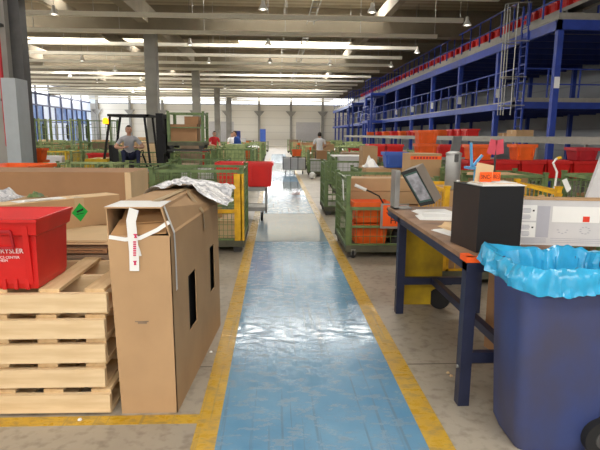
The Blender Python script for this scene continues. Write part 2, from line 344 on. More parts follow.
# left dock windows
ys = [49.0+3.375*k for k in range(9)]
for k in range(8):
    wn += 1; y0, y1 = ys[k], ys[k+1]
    w_ = struct('window_%d' % wn, MB().box(WALL_L-0.2, WALL_L+0.06, y0, y0+0.22, 0, 7.1).box(WALL_L-0.2, WALL_L+0.06, y0, y1, 5.75, 5.95).box(WALL_L-0.2, WALL_L+0.06, y0, y1, 4.55, 4.7).box(WALL_L-0.2, WALL_L+0.06, y0, y1, 6.98, 7.1), 'frame_blue', label='dock window with dark frame, %s bay from the camera side' % nth(k))
    B(WALL_L-0.12, WALL_L-0.1, y0+0.2, y1, 5.95, 7.0).build('pane', 'winsky', w_)
    B(WALL_L-0.12, WALL_L-0.1, y0+0.2, y1, 4.7, 5.75).build('pane', 'winpale', w_)
    ym = (y0+y1)/2
    for (a_, b_, q_) in ((y0+0.2, ym-0.05, 0), (ym+0.05, y1, 1)):
        B(WALL_L-0.12, WALL_L-0.1, a_, b_, 2.9, 4.55).build('pane', 'winblue' if (k+q_) % 4 else 'winpale', w_)
        B(WALL_L-0.12, WALL_L-0.1, a_, b_, 0, 2.8).build('pane', 'winpale' if (k+q_) % 3 else 'winblue', w_)
    B(WALL_L-0.15, WALL_L+0.04, y0+0.2, y1, 2.8, 2.9).build('transom', 'frame_blue', w_)
    B(WALL_L, WALL_L+0.1, ym-0.6, ym+0.1, 0.9, 2.6).build('dock_leveller', 'black' if k % 2 else 'wall_grey', w_)
    B(WALL_L-0.15, WALL_L+0.04, ym-0.06, ym+0.06, 0, 4.55).build('mullion', 'frame_blue', w_)
# back clerestory
xs = [-25.0+4.53*k for k in range(9)]
for k in range(8):
    wn += 1; x0, x1 = xs[k], xs[k+1]
    w_ = struct('window_%d' % wn, MB().box(x0, x1, WALL_B, WALL_B+0.25, 5.75, 5.85).box(x0, x1, WALL_B, WALL_B+0.25, 6.97, 7.05).box(x0, x0+0.1, WALL_B, WALL_B+0.25, 5.75, 7.05), 'frame_blue', label='bright high window in far wall, bay %s from left' % ORD[k])
    for j in range(3):
        a = x0+0.1+(x1-x0-0.1)*j/3
        B(a+0.03, a+(x1-x0-0.1)/3-0.03, WALL_B+0.08, WALL_B+0.1, 5.85, 6.97).build('pane', 'winsky', w_)
for k, x in enumerate(xs):
    MB().box(x-0.16, x+0.16, WALL_B-0.35, WALL_B, 0, 7.1).frust((x-0.16, x+0.16, WALL_B-0.4, WALL_B-0.35), 4.2, (x-0.75, x+0.75, WALL_B-0.4, WALL_B-0.35), 4.9).build('pilaster', 'column', wb)
for k in range(8):  # unseen high windows added in the front wall to brighten the roof
    x0, x1 = WALL_L+5*k, WALL_L+5*k+5; wn += 1
    w_ = struct('window_%d' % wn, MB().box(x0, x1, WALL_F-0.25, WALL_F, 5.75, 5.85).box(x0, x1, WALL_F-0.25, WALL_F, 6.97, 7.05).box(x0, x0+0.1, WALL_F-0.25, WALL_F, 5.75, 7.05), 'frame_blue')
    B(x0+0.1, x1, WALL_F-0.1, WALL_F-0.08, 5.85, 6.97).build('pane', 'winsky', w_)
for k in range(12):  # window bays continued out of view along the left, added for roof light
    y0, y1 = WALL_F+58/12*k, WALL_F+58/12*(k+1); wn += 1
    w_ = struct('window_%d' % wn, MB().box(WALL_L-0.25, WALL_L, y0, y1, 5.75, 5.85).box(WALL_L-0.25, WALL_L, y0, y1, 6.97, 7.05).box(WALL_L-0.25, WALL_L, y0, y0+0.1, 5.75, 7.05), 'frame_blue')
    B(WALL_L-0.1, WALL_L-0.08, y0+0.1, y1, 5.85, 6.97).build('pane', 'winsky', w_)
for (x0, x1) in ((-9.5, -6), (2.9, 6.4)):
    MB().box(x0, x1, WALL_B-0.1, WALL_B, 0, 3.4).build('dock_gate', 'white_card', wb)

# roof with light wells
ce = MB()
segs_y = []
yprev = WALL_F
for y in SKY_Y:
    segs_y.append((yprev, y, False)); segs_y.append((y, y+1.8, True)); yprev = y+1.8
segs_y.append((yprev, WALL_B+0.3, False))
for (a, b, hole) in segs_y:
    if not hole: ce.box(WALL_L-0.3, WALL_R+0.3, a, b, ROOF, ROOF+0.2)
    else:
        xa = WALL_L-0.3
        for (x0, x1) in SKY_X:
            ce.box(xa, x0, a, b, ROOF, ROOF+0.2); xa = x1
        ce.box(xa, WALL_R+0.3, a, b, ROOF, ROOF+0.2)
ceil = struct('ceiling', ce, 'roof')
for i, (x0, x1) in enumerate(SKY_X):
    for y in SKY_Y:
        wn += 1
        w_ = struct('window_%d' % wn, MB().box(x0-0.1, x0, y-0.1, y+1.9, ROOF+0.2, ROOF+0.75).box(x1, x1+0.1, y-0.1, y+1.9, ROOF+0.2, ROOF+0.75).box(x0-0.1, x1+0.1, y-0.1, y, ROOF+0.2, ROOF+0.75).box(x0-0.1, x1+0.1, y+1.8, y+1.9, ROOF+0.2, ROOF+0.75), 'rail', label='roof light well with bright panes over the %s of the hall, %s along' % ('left' if i == 0 else 'walkway', ORD[SKY_Y.index(y)]))
        for j in range(4):
            a = x0+(x1-x0)*j/4
            B(a+0.03, a+(x1-x0)/4-0.03, y, y+1.8, ROOF+0.7, ROOF+0.72).build('pane', 'sky', w_)
        B(x0-0.1, x1+0.1, y-0.1, y+1.9, ROOF+0.75, ROOF+0.8).build('cover', 'rail', w_)
COLS_Y = [11.0, 24.0, 37.0, 50.0, 63.0]
tn = 0
for y in COLS_Y:
    tn += 1; struct('trim_%d' % tn, MB().box(WALL_L, WALL_R, y-0.22, y+0.22, 6.0, 6.75).box(WALL_L, WALL_R, y-0.32, y+0.32, 5.9, 6.0), 'beam', label='deep cross girder under the roof, %s from the camera' % ORD[tn-1])
for x, z0, z1, w2 in ((-5.7, 6.3, 7.1, 0.22), (-15.7, 6.3, 7.1, 0.22), (4.9, 6.75, 7.3, 0.15), (-9.6, 6.9, 7.4, 0.12)):
    tn += 1; struct('trim_%d' % tn, B(x-w2, x+w2, WALL_F, WALL_B, z0, z1), 'beam')
yk = 1.0
while yk < 75:      # purlins
    if min(abs(yk-c) for c in COLS_Y) > 0.8:
        tn += 1; struct('trim_%d' % tn, B(WALL_L, WALL_R, yk-0.09, yk+0.09, 7.3, 7.75), 'beam')
    yk += 3.25
# columns
for i, y in enumerate(COLS_Y):
    c = thing('roof_column', 'grey column under the roof girders left of walkway, %s from the camera' % ORD[i], 'column', (-5.45, y, 0), 0, 'roof columns')
    MB().box(-0.25, 0.25, -0.25, 0.25, 0, 5.9).build('shaft', 'column', c)
    MB().box(-0.3, 0.3, -0.3, 0.3, 0, 0.5).build('base_guard', 'yellow_old', c)
    if i == 0:
        MB().box(-1.6, -0.25, -0.05, 0.25, 0, 5.9).build('concrete_pier', 'concrete', c)
        MB().box(0.25, 0.46, -0.08, 0.2, 0, 5.9).build('steel_duct', 'steel_d', c)
        MB().box(0.26, 0.52, -0.6, -0.1, 0.6, 2.62).build('grey_cabinet', 'cabinet', c)
pr = thing('fire_pipe', 'thin red fire pipe running down the nearest column', 'pipe', (-5.27, 10.6, 0))
MB().tube([(0, 0, 6.2), (0, 0, 1.35), (0.08, 0, 1.25), (0.0, 0.02, 1.2)], 0.035).build('pipe', 'pipe_red', pr)
for z in (2.2, 3.6, 5.0): MB().box(-0.05, 0.05, -0.02, 0.15, z, z+0.05).build('clamp', 'steel_d', pr)

# suspended rails
y = 13.6; i = 0
while y < 70:
    if min(abs(y-c) for c in COLS_Y) > 0.9:
        t = thing('suspended_rail', 'pale suspended ceiling rail on thin wires, %s from the camera' % nth(i), 'ceiling rail', (0, y, 5.8), 0, 'suspended ceiling rails')
        link('rail', cached('rail', lambda: B(-24, 6.9, -0.08, 0.08, -0.07, 0.08).mesh('rail', 'rail')), t)
        for xw in (-20, -15, -10, -6.5, -3, 0.4, 3.6, 6.8):
            link('wire', cached('wire', lambda: MB().tube([(0, 0, 0.05), (0, 0, 1.95)], 0.012, 5).mesh('wire', 'steel')), t, (xw, 0, 0))
        i += 1
    y += 3.15
# cable tray
ct = thing('cable_tray', 'narrow ladder shaped cable tray hung below roof above the walkway', 'cable tray', (1.5, 0, 6.35))
MB().box(-0.16, -0.13, 14, 66, 0, 0.08).box(0.13, 0.16, 14, 66, 0, 0.08).build('side_rail', 'steel', ct)
for k in range(64): link('rung', cached('rung', lambda: B(-0.14, 0.14, -0.03, 0.03, 0.01, 0.04).mesh('rung', 'steel')), ct, (0, 14.4+0.8*k, 0))
for k in range(9): link('hanger', cached('hang', lambda: MB().tube([(0.15, 0, 0.05), (0.15, 0, 1.4)], 0.012, 5).mesh('hanger', 'steel')), ct, (0, 16+6*k, 0))
# high-bay lamps
lamps = [(372, 11), (263, 8), (190, 44), (268, 44), (54, 13), (467, 24), (417, 52), (391, 66), (330, 64), (209, 62), (270, 62), (82, 60), (70, 76), (115, 70), (97, 82), (133, 92), (183, 83), (272, 84), (316, 85), (141, 80), (225, 88)]
LAMPLAB = ['right of the walkway axis, nearest of all lamps', 'nearest one left of the walkway axis', 'just right of the nearest long girder', 'beside the light well above the walkway', 'at the far left top beside the nearest column', 'near the right end of the rails by the mezzanine', 'second one in front of the mezzanine', 'third one in front of the mezzanine', 'right of the cable tray beyond the second light well', 'just beyond the first free column', 'over the walkway beyond the second light well', 'left of the first free column under the left light well', 'lower left above the dock windows', 'close left of the first free column', 'left half, low above the dock windows', 'low above the forklift', 'between first and second free column', 'over the walkway close to the far windows', 'right of the walkway close to the far windows', 'small and left of the first free column', 'small and beyond the second free column']
def lamp_shade(): return MB().lathe([(0.03, 0.3), (0.055, 0.28), (0.06, 0.18), (0.15, 0.02), (0.155, 0.0), (0.13, 0.0), (0.055, 0.16)], n=14).mesh('shade', 'lamp', True)
for i, (px, py) in enumerate(lamps):
    p = at_z(px, py, 5.55)
    if p.y > 72 or p.y < 5: continue
    t = thing('high_bay_lamp', 'white bell shaped hanging lamp %s' % LAMPLAB[i], 'lamp', (p.x, p.y, 5.5), 0, 'hanging hall lamps')
    link('shade', cached('lampshade', lamp_shade), t)
    link('bulb', cached('bulb', lambda: MB().lathe([(0.03, 0.12), (0.08, 0.08), (0.09, 0.03), (0.04, -0.01)], n=10).mesh('bulb', 'lampglow', True)), t)
    link('cord', cached('cord', lambda: MB().tube([(0, 0, 0.34), (0, 0, 2.25)], 0.012, 5).mesh('cord', 'steel_d')), t)

# ------------------------------------------------------------------ mezzanine on the right
MX = 8.04; UZ = 4.64; LZ = 2.55
mz = thing('mezzanine', 'long blue steel two storey mezzanine with railings along the right wall', 'mezzanine', (MX, 15.2, 0))
LEN = 74.5-15.2; BACK = 13.9-MX
cyl = [0, 3.3*1.0] ; cys = [0.0]
k = 0
while cys[-1] < LEN-3: cys.append(cys[-1]+4.05)
mcol = B(-0.085, 0.085, -0.085, 0.085, 0, UZ).mesh('column', 'blue_st')
for i, yv in enumerate(cys):
    for xx_ in (0.11, BACK-0.6):
        c = link('column', mcol, mz, (xx_, yv+0.11, 0))
        if xx_ < 1 and i < 6:
            B(-0.08, 0.08, -0.1, -0.086, 3.0, 3.32).build('sign_plate', 'white', c)
MB().box(0, 0.12, 0, LEN, UZ-0.02, UZ+0.26).box(0, BACK, 0, 0.12, UZ-0.02, UZ+0.26).build('upper_edge_beam', 'blue_st', mz)
MB().box(0.0, BACK, 0.0, LEN, UZ+0.26, UZ+0.30).build('upper_deck', 'conv', mz)
MB().box(-0.02, 0.02, -0.02, LEN, UZ+0.30, UZ+0.44).box(0, BACK, -0.02, 0.02, UZ+0.3, UZ+0.44).build('toe_board', 'conv', mz)
jm = B(0.12, BACK, -0.04, 0.04, UZ+0.04, UZ+0.26).mesh('joist', 'blue_dk')
for k in range(45): link('joist', jm, mz, (0, 0.9+1.3*k, 0))
LY = 2.5
MB().box(0, 0.12, LY, LEN, LZ, LZ+0.22).box(0, BACK, LY, LY+0.12, LZ, LZ+0.22).build('lower_edge_beam', 'blue_st', mz)
MB().box(0, BACK, LY, LEN, LZ+0.22, LZ+0.26).box(0, BACK, LY-0.02, LY+0.01, LZ+0.22, LZ+0.36).build('lower_deck', 'conv', mz)
jm2 = B(0.12, BACK, -0.04, 0.04, LZ+0.02, LZ+0.22).mesh('joist', 'blue_dk')
for k in range(43): link('joist', jm2, mz, (0, LY+0.9+1.3*k, 0))
pm = B(-0.022, 0.022, -0.022, 0.022, 0, 1.05).mesh('railing_post', 'blue_st')
k = 0
yv = 0.05
while yv < LEN-0.1:
    link('railing_post', pm, mz, (0.05, yv, UZ+0.3)); yv += 1.0 if yv < 30 else 2.0
yv = LY+0.05
while yv < LEN-0.1:
    link('railing_post', pm, mz, (0.05, yv, LZ+0.26)); yv += 1.15 if yv < 30 else 2.3
for k in range(6):
    if k != 0: link('railing_post', pm, mz, (0.05+k*1.1, 0.05, UZ+0.3))
    link('railing_post', pm, mz, (0.05+k*1.1, LY+0.05, LZ+0.26))
for z in (0.55, 1.05):
    B(0.03, 0.07, 0, LEN, UZ+0.3+z-0.02, UZ+0.3+z+0.02).build('handrail', 'blue_st', mz); B(0.03, 0.07, LY, LEN, LZ+0.26+z-0.02, LZ+0.26+z+0.02).build('handrail', 'blue_st', mz)
    B(1.0, BACK, 0.03, 0.07, UZ+0.3+z-0.02, UZ+0.3+z+0.02).build('handrail', 'blue_st', mz); B(0.03, BACK, LY+0.03, LY+0.07, LZ+0.26+z-0.02, LZ+0.26+z+0.02).build('handrail', 'blue_st', mz)
# landing boxes that stick out of the front farther down
for (yv, zz, nm) in ((23.6, UZ-0.15, 'landing'), (33.0, UZ-0.3, 'landing'), (24.6, LZ, 'landing')):
    ld = MB().box(-1.1, 0, yv, yv+2.6, zz, zz+0.2).build(nm, 'blue_st', mz)
    for (px, py) in ((-1.07, yv+0.03), (-1.07, yv+1.3), (-1.07, yv+2.57), (-0.5, yv+0.03), (-0.5, yv+2.57)): link('railing_post', pm, ld, (px, py, zz+0.2))
    MB().box(-1.1, -1.05, yv, yv+2.6, zz+1.22, zz+1.27).box(-1.1, -1.05, yv, yv+2.6, zz+0.7, zz+0.74).box(-1.1, 0, yv, yv+0.05, zz+1.22, zz+1.27).box(-1.1, 0, yv, yv+0.05, zz+0.7, zz+0.74).build('handrail', 'blue_st', ld)
    for (px, py) in ((-1.0, yv+0.1), (-1.0, yv+2.5)): B(px-0.07, px+0.07, py-0.07, py+0.07, 0, zz).build('landing_leg', 'blue_st', ld)
st = MB()
for k in range(11): st.box(-1.0, -0.2, 26.3+0.27*k, 26.55+0.27*k, UZ-0.35-0.19*k, UZ-0.31-0.19*k)
st.bar((-1.0, 26.2, UZ-0.2), (-1.0, 29.3, UZ-2.3), 0.05, 0.2).bar((-0.2, 26.2, UZ-0.2), (-0.2, 29.3, UZ-2.3), 0.05, 0.2).build('stair_flight', 'blue_st', mz)
# caged ladder
lad = thing('caged_ladder', 'blue caged ladder with pale hoop climbing to the upper mezzanine deck', 'ladder', (MX-0.02, 17.2, 0))
for s_, nm in ((-0.22, 'blue_st'), (0.22, 'blue_st')): B(-0.03, 0.03, s_-0.025, s_+0.025, 0, 5.75).build('stile', nm, lad)
for k in range(19): link('rung', cached('lrung', lambda: B(-0.015, 0.015, -0.22, 0.22, 0, 0.03).mesh('rung', 'blue_st')), lad, (0, 0, 0.25+0.28*k))
for z in (2.6, 3.5, 4.6, 5.75):
    pts = [(-0.7*math.sin(PI*a/10)*1.0, 0.34*math.cos(PI*a/10), z) for a in range(11)]
    MB().tube(pts, 0.022, 6).build('hoop', 'steel', lad)
for a in (2, 4, 6, 8): MB().tube([(-0.7*math.sin(PI*a/10), 0.34*math.cos(PI*a/10), 2.3), (-0.7*math.sin(PI*a/10), 0.34*math.cos(PI*a/10), 5.75)], 0.018, 6).build('cage_bar', 'steel', lad)

# ------------------------------------------------------------------ small-thing builders
def tote_mesh(W, D, H, m, taper=0.06, lip=0.02):
    t = 0.012; a = MB(); bw, bd = W/2-taper/2-lip, D/2-taper/2-lip; tw, td = W/2-lip, D/2-lip
    ring = lambda x, y, z: [(-x, -y, z), (x, -y, z), (x, y, z), (-x, y, z)]
    loops = [ring(bw, bd, 0), ring(tw, td, H), ring(tw-t, td-t, H), ring(bw-t, bd-t, 0.015)]
    for l in loops: a.v += l
    for i in range(3):
        for k in range(4): a.f.append((i*4+k, i*4+(k+1) % 4, (i+1)*4+(k+1) % 4, (i+1)*4+k))
    a.f.append((3, 2, 1, 0)); a.f.append((12, 13, 14, 15))
    return a.mesh('tub', m)
def rim_mesh(W, D, H, m, lip=0.02, hh=0.05):
    a = MB(); x, y = W/2, D/2; i = lip+0.004
    a.box(-x, x, -y, -y+i, H-hh, H+0.004).box(-x, x, y-i, y, H-hh, H+0.004).box(-x, -x+i, -y+i, y-i, H-hh, H+0.004).box(x-i, x, -y+i, y-i, H-hh, H+0.004)
    for s in (-0.3, 0.3):
        a.box(s*W-0.012, s*W+0.012, -y+0.006, -y+i+0.02, H*0.25, H-hh).box(s*W-0.012, s*W+0.012, y-i-0.02, y-0.006, H*0.25, H-hh)
    return a.mesh('rim', m)
def tote(label, loc, rotz=0, W=0.6, D=0.4, H=0.3, m='red', group=None, name='storage_tote', cat='crate'):
    t = thing(name, label, cat, loc, rotz, group); key = (W, D, H, m)
    link('tub', cached(('tub',)+key, lambda: tote_mesh(W, D, H, m)), t); link('rim', cached(('rim',)+key, lambda: rim_mesh(W, D, H, m)), t)
    return t
def carton(label, loc, size, rotz=0, m='card', group=None, open_=False, tape=True):
    W, D, H = size; t = thing('carton', label, 'box', loc, rotz, group); x, y = W/2, D/2
    MB().box(-x, x, -y, y, 0, H-0.006).build('body', m, t)
    MB().box(-x, x, -y, -0.002, H-0.005, H).build('flap', m, t); MB().box(-x, x, 0.002, y, H-0.005, H).build('flap', m, t)
    if tape:
        MB().box(-x-0.001, x+0.001, -0.03, 0.03, H+0.0005, H+0.0015).box(-x-0.002, -x-0.0005, -0.03, 0.03, H-0.1, H).box(x+0.0005, x+0.002, -0.03, 0.03, H-0.1, H).build('tape', 'tape', t)
    return t
def panel_mesh(W, H, m, sp, wt, ft=0.03, half=None):
    """wire panel standing in the XZ plane, x from -W/2 to W/2"""
    a = MB(); x = W/2; h = H if half is None else half
    a.box(-x, x, -ft/2, ft/2, h-ft*1.3, h).box(-x, x, -ft/2, ft/2, 0, ft).box(-x, -x+ft, -ft/2, ft/2, 0, h).box(x-ft, x, -ft/2, ft/2, 0, h)
    if h > 0.5: a.box(-x, x, -ft/2, ft/2, h/2-ft/2, h/2+ft/2)
    return a.mesh('panel_frame', m)
def wires_mesh(W, H, m, sp, wt):
    a = MB(); n = max(2, int(W/sp)); x = W/2
    for i in range(1, n): q = -x+W*i/n; a.box(q-wt/2, q+wt/2, -wt/2, wt/2, 0.01, H-0.01)
    n = max(2, int(H/(sp*1.3)))
    for i in range(1, n): q = H*i/n; a.box(-x+0.01, x-0.01, -wt/2, wt/2, q-wt/2, q+wt/2)
    return a.mesh('wire_grid', m)
def container(label, loc, rotz=0, W=1.2, D=1.0, H=1.05, c='green', gate=None, half=True, sp=0.1, wt=0.008, group=None, panels=('left', 'right', 'back', 'front'), wires=True, name='wire_container'):
    """steel pallet cage: deck on feet, four posts, wire panels, drop gate in front"""
    t = thing(name, label, 'container', loc, rotz, group); x, y = W/2, D/2; z0 = 0.16
    link('deck', cached(('deck', W, D, c), lambda: MB().box(-x, x, -y, y, 0.10, 0.16).box(-x, x, -y-0.012, -y, 0.08, 0.17).box(-x, x, y, y+0.012, 0.08, 0.17).mesh('deck', 'deck')), t)
    for sx in (-1, 1):
        for sy in (-1, 1):
            link('foot', cached('cfoot', lambda: MB().frust((-0.05, 0.05, -0.05, 0.05), 0, (-0.07, 0.07, -0.07, 0.07), 0.10).mesh('foot', 'steel_d')), t, (sx*(x-0.09), sy*(y-0.09), 0))
            link('post', cached(('post', H, c), lambda: MB().box(-0.025, 0.025, -0.025, 0.025, z0, H).frust((-0.025, 0.025, -0.025, 0.025), H, (-0.034, 0.034, -0.034, 0.034), H+0.035).mesh('post', c)), t, (sx*(x-0.025), sy*(y-0.025), 0))
    for side in panels:
        L_ = (W if side in ('front', 'back') else D)-0.1; hh = H-z0
        if side == 'front' and half: hh = hh*0.58
        cc = gate if (gate and side in ('front', 'right')) else c
        pos = {'front': (0, -y+0.02, z0), 'back': (0, y-0.02, z0), 'left': (-x+0.02, 0, z0), 'right': (x-0.02, 0, z0)}[side]
        rz = 0 if side in ('front', 'back') else PI/2
        p = link('gate' if side == 'front' else 'side_panel', cached(('pf', L_, hh, cc), lambda: panel_mesh(L_, hh, cc, sp, wt)), t, pos, rz)
        if wires: link('wire_grid', cached(('wg', L_, hh, cc, sp, wt), lambda: wires_mesh(L_, hh, cc, sp, wt)), p)
    return t
def caster(parent, loc, r=0.06, nm='caster', m='rubber'):
    o = link(nm, cached(('caster', r), lambda: MB().tube([(-0.016, 0, r), (0.016, 0, r)], r, 14).mesh('caster', m, True)), parent, loc)
    link('fork', cached(('cfork', r), lambda: MB().box(-0.026, -0.019, -0.02, 0.02, r*0.8, r*2.3).box(0.019, 0.026, -0.02, 0.02, r*0.8, r*2.3).box(-0.03, 0.03, -0.03, 0.03, r*2.2, r*2.4).mesh('fork', 'steel')), o)
    return o

# ------------------------------------------------------------------ foreground left: pallets, red crate, cartons
PH_ = 0.149
strm = B(-0.6, 0.6, -0.02, 0.02, 0, 0.108).mesh('stringer', 'wood')
dbm = B(-0.055, 0.055, -0.365, 0.4, 0, 0.02).mesh('deck_board', 'wood_y'); bbm = B(-0.05, 0.05, -0.365, 0.4, 0, 0.018).mesh('bottom_board', 'wood_y')
offs = [(0.0, 0), (-0.03, 0.012), (-0.022, 0.006), (-0.01, 0.0), (0.004, 0.004)]
plab = ['bottom pine pallet of the stack standing on the floor beside tall carton', 'pine pallet second from the floor in the stack', 'middle pine pallet of the stack of five', 'pine pallet just under the topmost one in the stack', 'topmost pine pallet of the stack, under the red crate']
for k in range(5):
    t = thing('wooden_pallet', plab[k], 'pallet', (-1.545+offs[k][0], 3.215+offs[k][1], k*PH_), 0.004*((k*37) % 5-2), 'stack of pine pallets')
    z = 0.0
    for xb in (-0.545, -0.27, 0.0, 0.27, 0.545): link('bottom_board', bbm, t, (xb, 0, 0))
    zb = 0.019
    for yb in (-0.38, 0, 0.38): link('stringer', strm, t, (0, yb, zb))
    for j, xb in enumerate((-0.54, -0.27, 0.0, 0.27, 0.54)): link('deck_board', dbm, t, (xb, 0, zb+0.1085), 0.02*((j*7+k*3) % 5-2) if k == 4 else 0)
ZT = 5*PH_+0.002
# red crate
cr = thing('red_crate', 'large red plastic crate with white lettering on top of the pallets', 'crate', (-1.605, 3.04, ZT))
W, D, H = 0.64, 0.44, 0.395
a = MB(); ring = lambda x, y, z: [(-x, -y, z), (x, -y, z), (x, y, z), (-x, y, z)]
for (x, y, z) in ((0.285, 0.185, 0), (0.295, 0.195, 0.03), (0.305, 0.21, 0.30), (0.318, 0.232, 0.31), (0.33, 0.25, H), (0.318, 0.238, H), (0.296, 0.202, 0.3), (0.275, 0.175, 0.02)): a.v += ring(x, y, z)
for i in range(7):
    for q in range(4): a.f.append((i*4+q, i*4+(q+1) % 4, (i+1)*4+(q+1) % 4, (i+1)*4+q))
a.f += [(3, 2, 1, 0), (28, 29, 30, 31)]
a.build('tub', 'red', cr)
MB().box(-0.335, 0.335, -0.256, -0.24, H-0.012, H+0.004).box(-0.335, 0.335, 0.24, 0.256, H-0.012, H+0.004).box(-0.336, -0.32, -0.25, 0.25, H-0.012, H+0.004).box(0.32, 0.336, -0.25, 0.25, H-0.012, H+0.004).build('rim', 'red', cr)
a = MB()
a.bar((0.19, -0.245, 0.335), (-0.24, -0.245, 0.335), 0.012, 0.012).bar((0.19, -0.228, 0.24), (-0.24, -0.228, 0.24), 0.012, 0.012).bar((0.19, -0.245, 0.335), (0.19, -0.222, 0.24), 0.012, 0.012)
a.build('handle_recess', 'red_dark', cr)
for k in range(9): MB().box(-0.27+k*0.062, -0.25+k*0.062, -0.204, -0.19, 0.0, 0.06).build('base_rib', 'red', cr)
for s in (-1, 1): MB().frust((s*0.255-0.014, s*0.255+0.014, -0.2, -0.18), 0.03, (s*0.262-0.016, s*0.262+0.016, -0.245, -0.2), 0.36).build('corner_rib', 'red', cr)
up = Vector((0, -0.015, 0.27)).normalized()
def cy(z): return -0.1985-0.0150*(z-0.03)/0.27-0.003
for s, xr, z, sz in (('DAIMLERCHRYSLER', 0.234, 0.218, 0.029), ('LOGISTICS CENTER', 0.21, 0.183, 0.0155), ('GERMERSHEIM', 0.144, 0.165, 0.0155)):
    o = text('lettering', s, sz*1.3, 'white_ink', cr, Matrix.Identity(4))
    xmax = max(v.co.x for v in o.data.vertices); o.data.transform(face_mtx((xr-xmax, cy(z), z), (1, 0, 0), up))

# flattened cartons stacked behind the pallets
for k in range(27):
    ww = 0.86+0.04*math.sin(k*2.3); dd = 0.62
    top = k == 26
    o = MB().box(-ww/2, ww/2, -dd/2, dd/2, 0.0, 0.013).box(-ww/2, ww/2, -dd/2+0.004, dd/2, 0.017, 0.0295).box(-ww/2, -ww/2+0.03, -dd/2, dd/2, 0.013, 0.017).box(-0.02, 0.02, -dd/2, dd/2, 0.013, 0.017).box(ww/2-0.03, ww/2, -dd/2, dd/2, 0.013, 0.017).build('flattened_carton', 'card_light' if top else ('card_grey' if k % 3 else 'card_dark'), None, loc=(-1.60+0.012*math.sin(k*1.7), 3.985+0.012*math.sin(k*3.1), 0.03*k+0.045), rotz=0.02*math.sin(k*5.1)-0.02)
    o['label'] = 'topmost pale flattened carton in the stack behind the pallets' if top else 'grey-brown flattened carton in the stack behind the pallets, %s from the top' % nth(26-k)
    o['category'] = 'cardboard'; o['group'] = 'flattened cartons behind the pallets'
t = thing('low_skid', 'low grey wooden skid under the flattened cartons', 'pallet', (-1.6, 3.985, 0))
for xb in (-0.35, 0, 0.35): B(xb-0.04, xb+0.04, -0.31, 0.31, 0, 0.042).build('runner', 'wood_y', t)
ZA = 0.045+27*0.03+0.002
# long carton with green diamond
P0 = Vector((-2.02, 3.66, 0)); P1 = Vector((-1.33, 4.47, 0)); dr = (P1-P0); LA = dr.length; ang = math.atan2(dr.y, dr.x)
t = thing('long_carton', 'long pale carton with a green diamond sticker lying on flattened cartons', 'box', (P0.x, P0.y, ZA), ang)
HA = 0.235
MB().box(-0.3, LA, 0, 0.2, 0, HA-0.004).build('body', 'card', t)
MB().box(-0.3, LA, 0, 0.098, HA-0.004, HA).box(-0.3, LA, 0.102, 0.2, HA-0.004, HA).build('flap', 'card_light', t)
_d = ray(80, 214); _n = Vector((-dr.y, dr.x, 0)).normalized(); _t = (P0-CAMP).dot(_n)/_d.dot(_n); _h = CAMP+_d*_t
sx_ = (_h-P0).dot(dr.normalized()); sz_ = _h.z-ZA-0.12; print('STICKER', sx_, sz_)
MB().prism([(sx_-0.068, -0.002, 0.12), (sx_, -0.002, 0.045), (sx_+0.068, -0.002, 0.12), (sx_, -0.002, 0.195)], (0, 0.0015, 0)).build('diamond_sticker', 'green_lab', t, label='green diamond hazard sticker')
st_ = bpy.data.objects['diamond_sticker']
MB().bar((sx_-0.028, -0.003, 0.125), (sx_+0.028, -0.003, 0.142), 0.001, 0.016).bar((sx_-0.03, -0.003, 0.105), (sx_+0.03, -0.003, 0.111), 0.001, 0.005).build('sticker_print', 'ink', st_)
MB().box(0.66, 0.74, -0.0015, 0, 0.15, HA).box(0.66, 0.74, -0.0015, 0.09, HA, HA+0.001).build('tape', 'tape', t)
MB().box(0.25, 0.62, 0.04, 0.16, HA, HA+0.004).box(0.3, 0.5, 0.03, 0.1, HA+0.004, HA+0.012).build('paper', 'white', t)
# big carton behind
t = thing('large_carton', 'very wide brown carton on a pallet behind the long pale carton', 'box', (-2.9, 5.6, 0.12))
HB = 1.075
MB().box(-1.2, 1.36, 0, 0.75, 0, HB-0.005).build('body', 'card_dark', t)
MB().box(-1.2, 1.36, 0, 0.372, HB-0.005, HB).build('flap', 'card_dark', t); MB().box(-1.2, 1.36, 0.378, 0.75, HB-0.005, HB).build('flap', 'card_dark', t)
MB().box(1.36, 1.362, 0, 0.75, 0.0, HB).box(1.3, 1.36, -0.001, 0, 0, HB).build('end_panel', 'card_light', t)
t = thing('carton_pallet', 'low pallet under the very wide brown carton', 'pallet', (-2.82, 5.97, 0))
for xb in (-1.2, 0, 1.2): B(xb-0.05, xb+0.05, -0.36, 0.36, 0, 0.08).build('block', 'wood_y', t)
for yb in (-0.3, 0, 0.3): B(-1.27, 1.27, yb-0.06, yb+0.06, 0.08, 0.118).build('board', 'wood', t)
